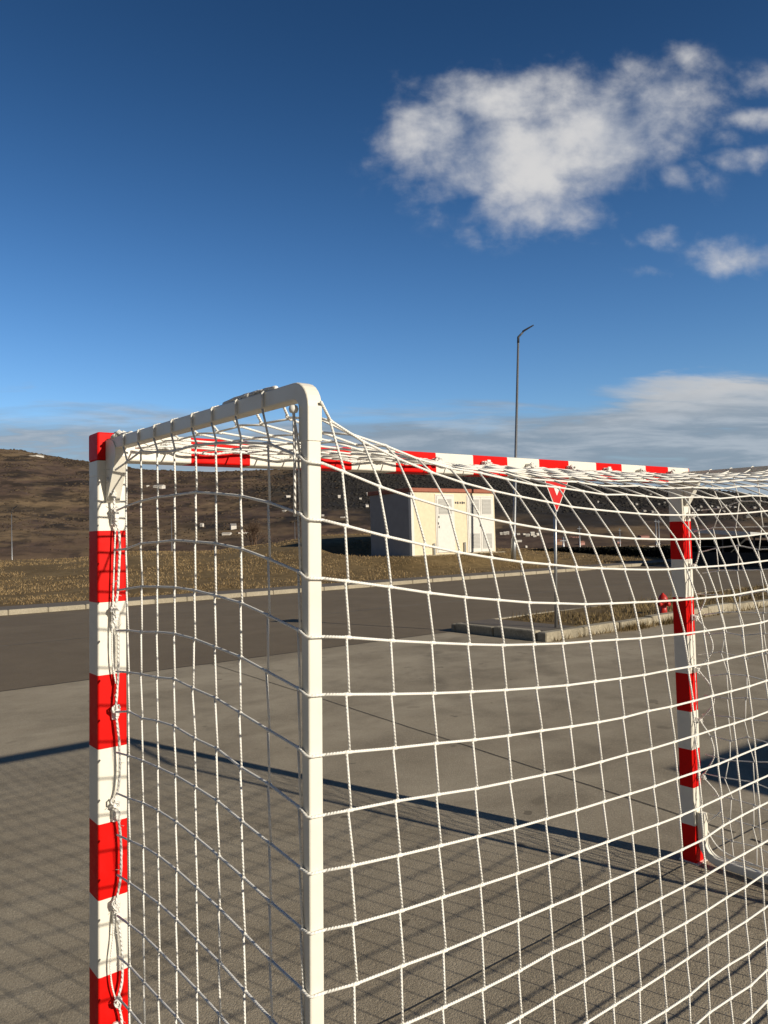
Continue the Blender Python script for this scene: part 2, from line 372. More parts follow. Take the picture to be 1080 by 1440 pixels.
def lay(c, k, col): k = k[..., None]; return c*(1-k)+col*k
su, sv = pxv/70.0, el/9.0; wrp = 1.2*fbm(su*.8, sv*.5, 3, 101)
p1 = fbm(su*.6+wrp, sv*.55, 4, 111); p2 = fbm(su*1.3+wrp, sv*1.25+wrp, 4, 121); p3 = fbm(su*3.1+wrp, sv*2.6, 4, 131)
c = lay(c, sstep(.46, .60, p1)*.75, plum); c = lay(c, sstep(.50, .64, 1-p1)*.65, tan_); c = lay(c, sstep(.55, .63, p2)*.9, dark); c = lay(c, sstep(.55, .66, p3)*.7, dark); c = lay(c, sstep(.57, .68, 1-p3)*.45, tan_)
c = lay(c, sstep(.5, .62, n1)*.3, plum); c = lay(c, sstep(.54, .66, n2)*.25, tan_)
c = lay(c, sstep(.58, .68, n3)*.3, dark)
wn = (fbm(X*.008, Y*.008, 5, 71)-.5)
wedge = sstep(360, 460, pxv+wn*200)*sstep(40, 75, el+wn*90+np.clip(pxv-450, 0, 400)*.11)
low = sstep(700, 760, pxv)*sstep(2, 14, el+wn*40)*(1-.55*sstep(10, 60, el+wn*50)*sstep(830, 1000, pxv))
k = np.maximum(wedge, low*.9); c = lay(c, k, wood*(1+.9*(n3[..., None]-.3)))
c = lay(c, sstep(820, 960, pxv)*sstep(16, 20, el)*(1-sstep(26, 34, el))*.5, plum)
c = lay(c, (1-sstep(-2, 8, el))*.5*sstep(.4, .6, n2), plum)
tag(grid_mesh('hills', np.stack([X, Y, Z], -1), X.shape[0], X.shape[1], M_hill, c), kind='structure')
# scrub and forest as masses of small clumps
def clumps(name, cnt, mask, sz, m, seed, rmin=330, rmax=1560, a0=-.62, a1=.62):
    g = np.random.default_rng(seed); V = []; Fs = []; made = 0
    while made < cnt:
        n = cnt; a = g.uniform(a0, a1, n); r = np.sqrt(g.uniform(rmin**2, rmax**2, n))
        x = CX+(math.cos(YAW)*np.cos(a)+r0.x*np.sin(a))*r; y = CY+(math.sin(YAW)*np.cos(a)+r0.y*np.sin(a))*r
        keep = mask(x, y, 540+F*np.tan(a), r) > g.uniform(0, 1, n); x, y, r = x[keep], y[keep], r[keep]; z = height(x, y)
        for i in range(len(x)):
            s = sz*g.uniform(.5, 1.5)*(r[i]/1000)**.8; hh = s*g.uniform(.45, .95); o = len(V); w = s*g.uniform(.8, 1.9); th = g.uniform(0, 6.28)
            for q in range(5): aa = th+q*1.2566; rr_ = w*g.uniform(.6, 1.2); V.append((x[i]+rr_*math.cos(aa), y[i]+rr_*math.sin(aa), z[i]-.3))
            for q in range(5): aa = th+q*1.2566+.5; rr_ = w*g.uniform(.4, 1.0); V.append((x[i]+rr_*math.cos(aa), y[i]+rr_*math.sin(aa), z[i]+hh*g.uniform(.45, .8)))
            V.append((x[i], y[i], z[i]+hh))
            for q in range(5):
                p = (q+1) % 5; Fs += [(o+q, o+p, o+5+q), (o+p, o+5+p, o+5+q), (o+5+q, o+5+p, o+10)]
            made += 1
            if made >= cnt: break
    me = bpy.data.meshes.new(name); me.from_pydata(V, [], Fs); me.update(); me.materials.append(m); me.polygons.foreach_set('use_smooth', [True]*len(me.polygons))
    o = bpy.data.objects.new(name, me); COL.objects.link(o); tag(o, kind='stuff'); return o
def m_scrub(x, y, px, r):
    n = fbm(x*.011+9, y*.011, 4, 61); n2 = fbm(x*.05, y*.05, 4, 51); band = fbm(x*.03, y*.03, 3, 81)
    return np.clip(sstep(.50, .62, n)*.9+sstep(.55, .65, n2)*.5+sstep(.62, .68, band)*.5, 0.03, 1)*(1-sstep(400, 480, px))
def m_wood(x, y, px, r):
    wn = fbm(x*.008, y*.008, 5, 71)-.5; el = (height(x, y)-CZ)/r*F
    wedge = sstep(360, 460, px+wn*200)*sstep(40, 75, el+wn*90+np.clip(px-450, 0, 400)*.11)
    low = sstep(700, 760, px)*sstep(2, 14, el+wn*40)*(1-.8*sstep(10, 60, el+wn*50)*sstep(830, 1000, px))
    return np.clip(np.maximum(wedge, low), .01, 1)
tag(clumps('hill_scrub', 6000, m_scrub, 1.25, M_scrub, 7), 'bare brown scrub and hedge lines over the hillside', 'scrub')
tag(clumps('far_woodland', 18000, m_wood, 1.45, M_forest, 8, 700, 1560, -.2, .62), 'dark leafless woodland covering the upper hill on the right', 'woodland')
def m_edge(x, y, px, r): return np.clip(sstep(.45, .6, fbm(x*.06, y*.06, 4, 91)), .05, 1)*(1-.5*sstep(500, 700, px))
tag(clumps('valley_bushes', 1500, m_edge, 2.2, M_scrub, 9, 110, 330), 'dark bare bushes in the dip behind the grass bank', 'bushes')
# dry grass blades on the bank
def blades(name, xy, zf, h0, h1, m, seed, w=.012):
    g = np.random.default_rng(seed); x, y = xy; n = len(x); z = zf(x, y); px, r, _ = colx(x, y)
    h = g.uniform(h0, h1, n)*g.choice([.6, 1, 1, 1.5], n); a = g.uniform(0, 6.283, n); ln = g.normal(0, .45, (n, 2))*h[:, None]; ww = w*(1+r/25)
    V = np.zeros((n, 3, 3)); V[:, 0] = np.stack([x-np.cos(a)*ww, y-np.sin(a)*ww, z-.01], 1); V[:, 1] = np.stack([x+np.cos(a)*ww, y+np.sin(a)*ww, z-.01], 1)
    V[:, 2] = np.stack([x+ln[:, 0], y+ln[:, 1], z+h], 1)
    me = bpy.data.meshes.new(name); me.from_pydata(V.reshape(-1, 3).tolist(), [], np.arange(3*n).reshape(-1, 3).tolist()); me.update(); me.materials.append(m)
    o = bpy.data.objects.new(name, me); COL.objects.link(o); return tag(o, kind='stuff')
g = np.random.default_rng(12); N = 170000
a = g.uniform(-.6, .55, N); r = 20+g.uniform(0, 1, N)**1.4*70
x = CX+(math.cos(YAW)*np.cos(a)+r0.x*np.sin(a))*r; y = CY+(math.sin(YAW)*np.cos(a)+r0.y*np.sin(a))*r
dn = fbm(x*.5, y*.5, 4, 15)+.4*fbm(x*.12, y*.12, 3, 16); inb = (x > BX0.x-.05) & (x < BX0.x+BL+.05) & (y > BX0.y-.05) & (y < BX0.y+BW+.05)
edge_n = .35*fbm(x*.9, y*0+3, 3, 18)
k = (y > 21.62+edge_n) & ~inb & (dn+g.normal(0, .06, N) > .66) & (y < 76)
tag(blades('dry_grass', (x[k], y[k]), lambda x, y: np.maximum(height(x, y), .1), -.0+.02, .085, M_blade, 13, .007), 'dry tan winter grass covering the bank beyond the road', 'grass')
N = 9000; x = g.uniform(9.9, 30, N); y = g.uniform(6.25, 8.18, N); k = (fbm(x*.9, y*.9, 4, 25)+g.normal(0, .08, N) > .47) & (x > 10.1+.5*fbm(y*2, y*0, 3, 2))
tag(blades('verge_grass', (x[k], y[k]), lambda x, y: np.full_like(x, .12), .03, .12, M_weed, 14, .006), 'short dry grass and moss on the kerbed island', 'grass')
N = 1500; x = np.concatenate([g.normal(11.3, .25, N//3), g.normal(12.6, .3, N//3), g.uniform(9.0, 20, N//3)]); y = np.concatenate([5.98-np.abs(g.normal(0, .07, 2*N//3)), 6.0-np.abs(g.normal(0, .02, N//3))])
tag(blades('kerb_weeds', (x, y), lambda x, y: np.full_like(x, .0), .02, .13, M_weed, 17, .005), 'dead weeds and leaf litter along the foot of the island kerb', 'weeds')
# ------------------------------------------------------------------ the goal
goal = empty('handball_goal', (0, 0, 0), 'red and white striped goal frame with square posts on the forecourt', 'goal')
def rsect(w, d, rad, n=4):          # rounded rectangle centred on 0
    P = []
    for (cx, cy, a0) in ((w/2-rad, d/2-rad, 0), (-w/2+rad, d/2-rad, 90), (-w/2+rad, -d/2+rad, 180), (w/2-rad, -d/2+rad, 270)):
        for i in range(n+1): t = math.radians(a0+90*i/n); P.append((cx+rad*math.cos(t), cy+rad*math.sin(t)))
    return P
def banded(stations, sect, f, mats_of, b):
    n = len(sect)
    for i in range(len(stations)-1):
        (s0, k0), (s1, k1) = stations[i], stations[i+1]
        V = [f(a*k0, c*k0, s0) for a, c in sect]+[f(a*k1, c*k1, s1) for a, c in sect]
        Fs = [(j, (j+1) % n, n+(j+1) % n, n+j) for j in range(n)]
        b.add(V, Fs, mats_of((s0+s1)/2))
    for s, k in (stations[0], stations[-1]): b.add([f(a*k, c*k, s) for a, c in sect], [tuple(range(n))], mats_of(s))
S80 = rsect(.08, .08, .006)
def post(xc):
    b = MB(); st = []
    for i in range(11): st.append((.2*i, 1))
    st.insert(10, (1.953, 1)); st.insert(11, (1.954, .985)); st.insert(12, (1.956, .985)); st.insert(13, (1.957, 1))
    st[0] = (.004, .97); st.insert(1, (.008, 1)); st[-1] = (1.9985, 1)
    banded(st, S80, lambda a, c, s: (xc+a, .04+c, s), lambda s: 1 if int(min(s, 1.999)//.2) % 2 == 0 else 0, b)
    b.box(xc-.05, xc+.05, -.015, .095, .0005, .005, 0)
    return b.build('post', [M_white, M_red], goal, do_warp=True)
post(.04); post(3.04)
b = MB(); st = [(0, .93), (.003, .985), (.006, 1), (.08, 1)]+[(.08+.2*i, 1) for i in range(1, 16)]+[(3.074, 1), (3.077, .985), (3.08, .93)]
def cbm(x):
    if x < .08 or x > 3.08-.08: return 1
    return 1 if int((x-.08)//.2) % 2 == 1 else 0
banded(st, S80, lambda a, c, s: (s, .04+a, 2.04+c), cbm, b)
b.build('crossbar', [M_white, M_red], goal, do_warp=True)
def arc(c, rad, a0, a1, n, x):
    return [(x, c[0]+rad*math.cos(math.radians(a0+(a1-a0)*i/n)), c[1]+rad*math.sin(math.radians(a0+(a1-a0)*i/n))) for i in range(n+1)]
def tilt_z(y): return 2.042+(y+1.0)*.017     # centre line of the top tube
for (xc, sgn) in ((.0405, 1), (3.0355, -1)):
    P = [(xc, -.002, tilt_z(0)-.016), (xc, -.3, tilt_z(-.3)-.016), (xc, -.6, tilt_z(-.6)-.016), (xc, -1.012, tilt_z(-1.012)-.016)]
    P += arc((-1.012, tilt_z(-1.012)-.016-.034), .034, 90, 180, 7, xc)[1:]
    P += [(xc, -1.046, 1.98), (xc, -1.046, 1.932)]
    b = MB(); b.sweep(P, rsect(.0305, .032, .0032, 3), (1, 0, 0)); b.build('support_tube', M_white, goal, do_warp=True)
    b = MB(); P = [(xc, -1.047, 1.99), (xc, -1.047, .16)]+arc((-.967, .16), .08, 180, 270, 6, xc)[1:]
    b = MB(); b.sweep([(xc, -1.047, 1.97), (xc, -1.047, 1.2), (xc, -1.047, .05)], rsect(.0285, .026, .004, 3), (1, 0, 0))
    b.build('rear_upright', M_white, goal, do_warp=True)
    # ground runner with its upturned foot on the post
    b = MB(); P = [(xc, -.022, .27), (xc, -.022, .16)]+arc((-.112, .125), .09, 0, -90, 7, xc)[1:]+[(xc, -.5, .033), (xc, -1.085, .03)]
    b.sweep(P, rsect(.036, .042, .006, 3), (1, 0, 0)); b.build('ground_runner', M_white, goal, do_warp=True)
    # gusset under the tube at the post
    b = MB(); poly = [(-.001, 2.056), (-.03, 2.057), (-.06, 2.048), (-.078, 2.03), (-.08, 2.005), (-.066, 1.975), (-.036, 1.925), (-.012, 1.885), (-.001, 1.878)]
    b.prism(poly, xc-.018, xc+.018); b.build('corner_bracket', M_white, goal, do_warp=True)
b = MB(); b.sweep([(.0405, -1.0, .03), (1.5, -1.0, .03), (3.0355, -1.0, .03)], rsect(.03, .04, .005, 3), (0, 0, 1)); b.build('rear_ground_bar', M_white, goal, do_warp=True)
CLZ = [1.83, 1.562, 1.292, 1.017, .75, .458, .2]
def clip(x, z, bar=False):
    b = MB()
    if not bar:
        b.bbox(x-.009, x+.009, -.012, -.0003, z-.016, z+.016, .002); b.bbox(x-.005, x+.005, -.03, -.011, z-.004, z+.003, .001); b.bbox(x-.006, x+.006, -.031, -.026, z+.003, z+.016, .001)
    else:
        b.bbox(x-.017, x+.017, -.012, -.0003, z-.008, z+.008, .002); b.bbox(x-.004, x+.004, -.027, -.011, z-.005, z+.001, .001); b.bbox(x-.007, x+.012, -.029, -.024, z-.004, z+.012, .001)
    b.build('net_clip', M_clip, goal, do_warp=True)
for z in CLZ: clip(.044, z); clip(3.047, z)
for i in range(11): clip(.2+i*.268, 2.048, True)
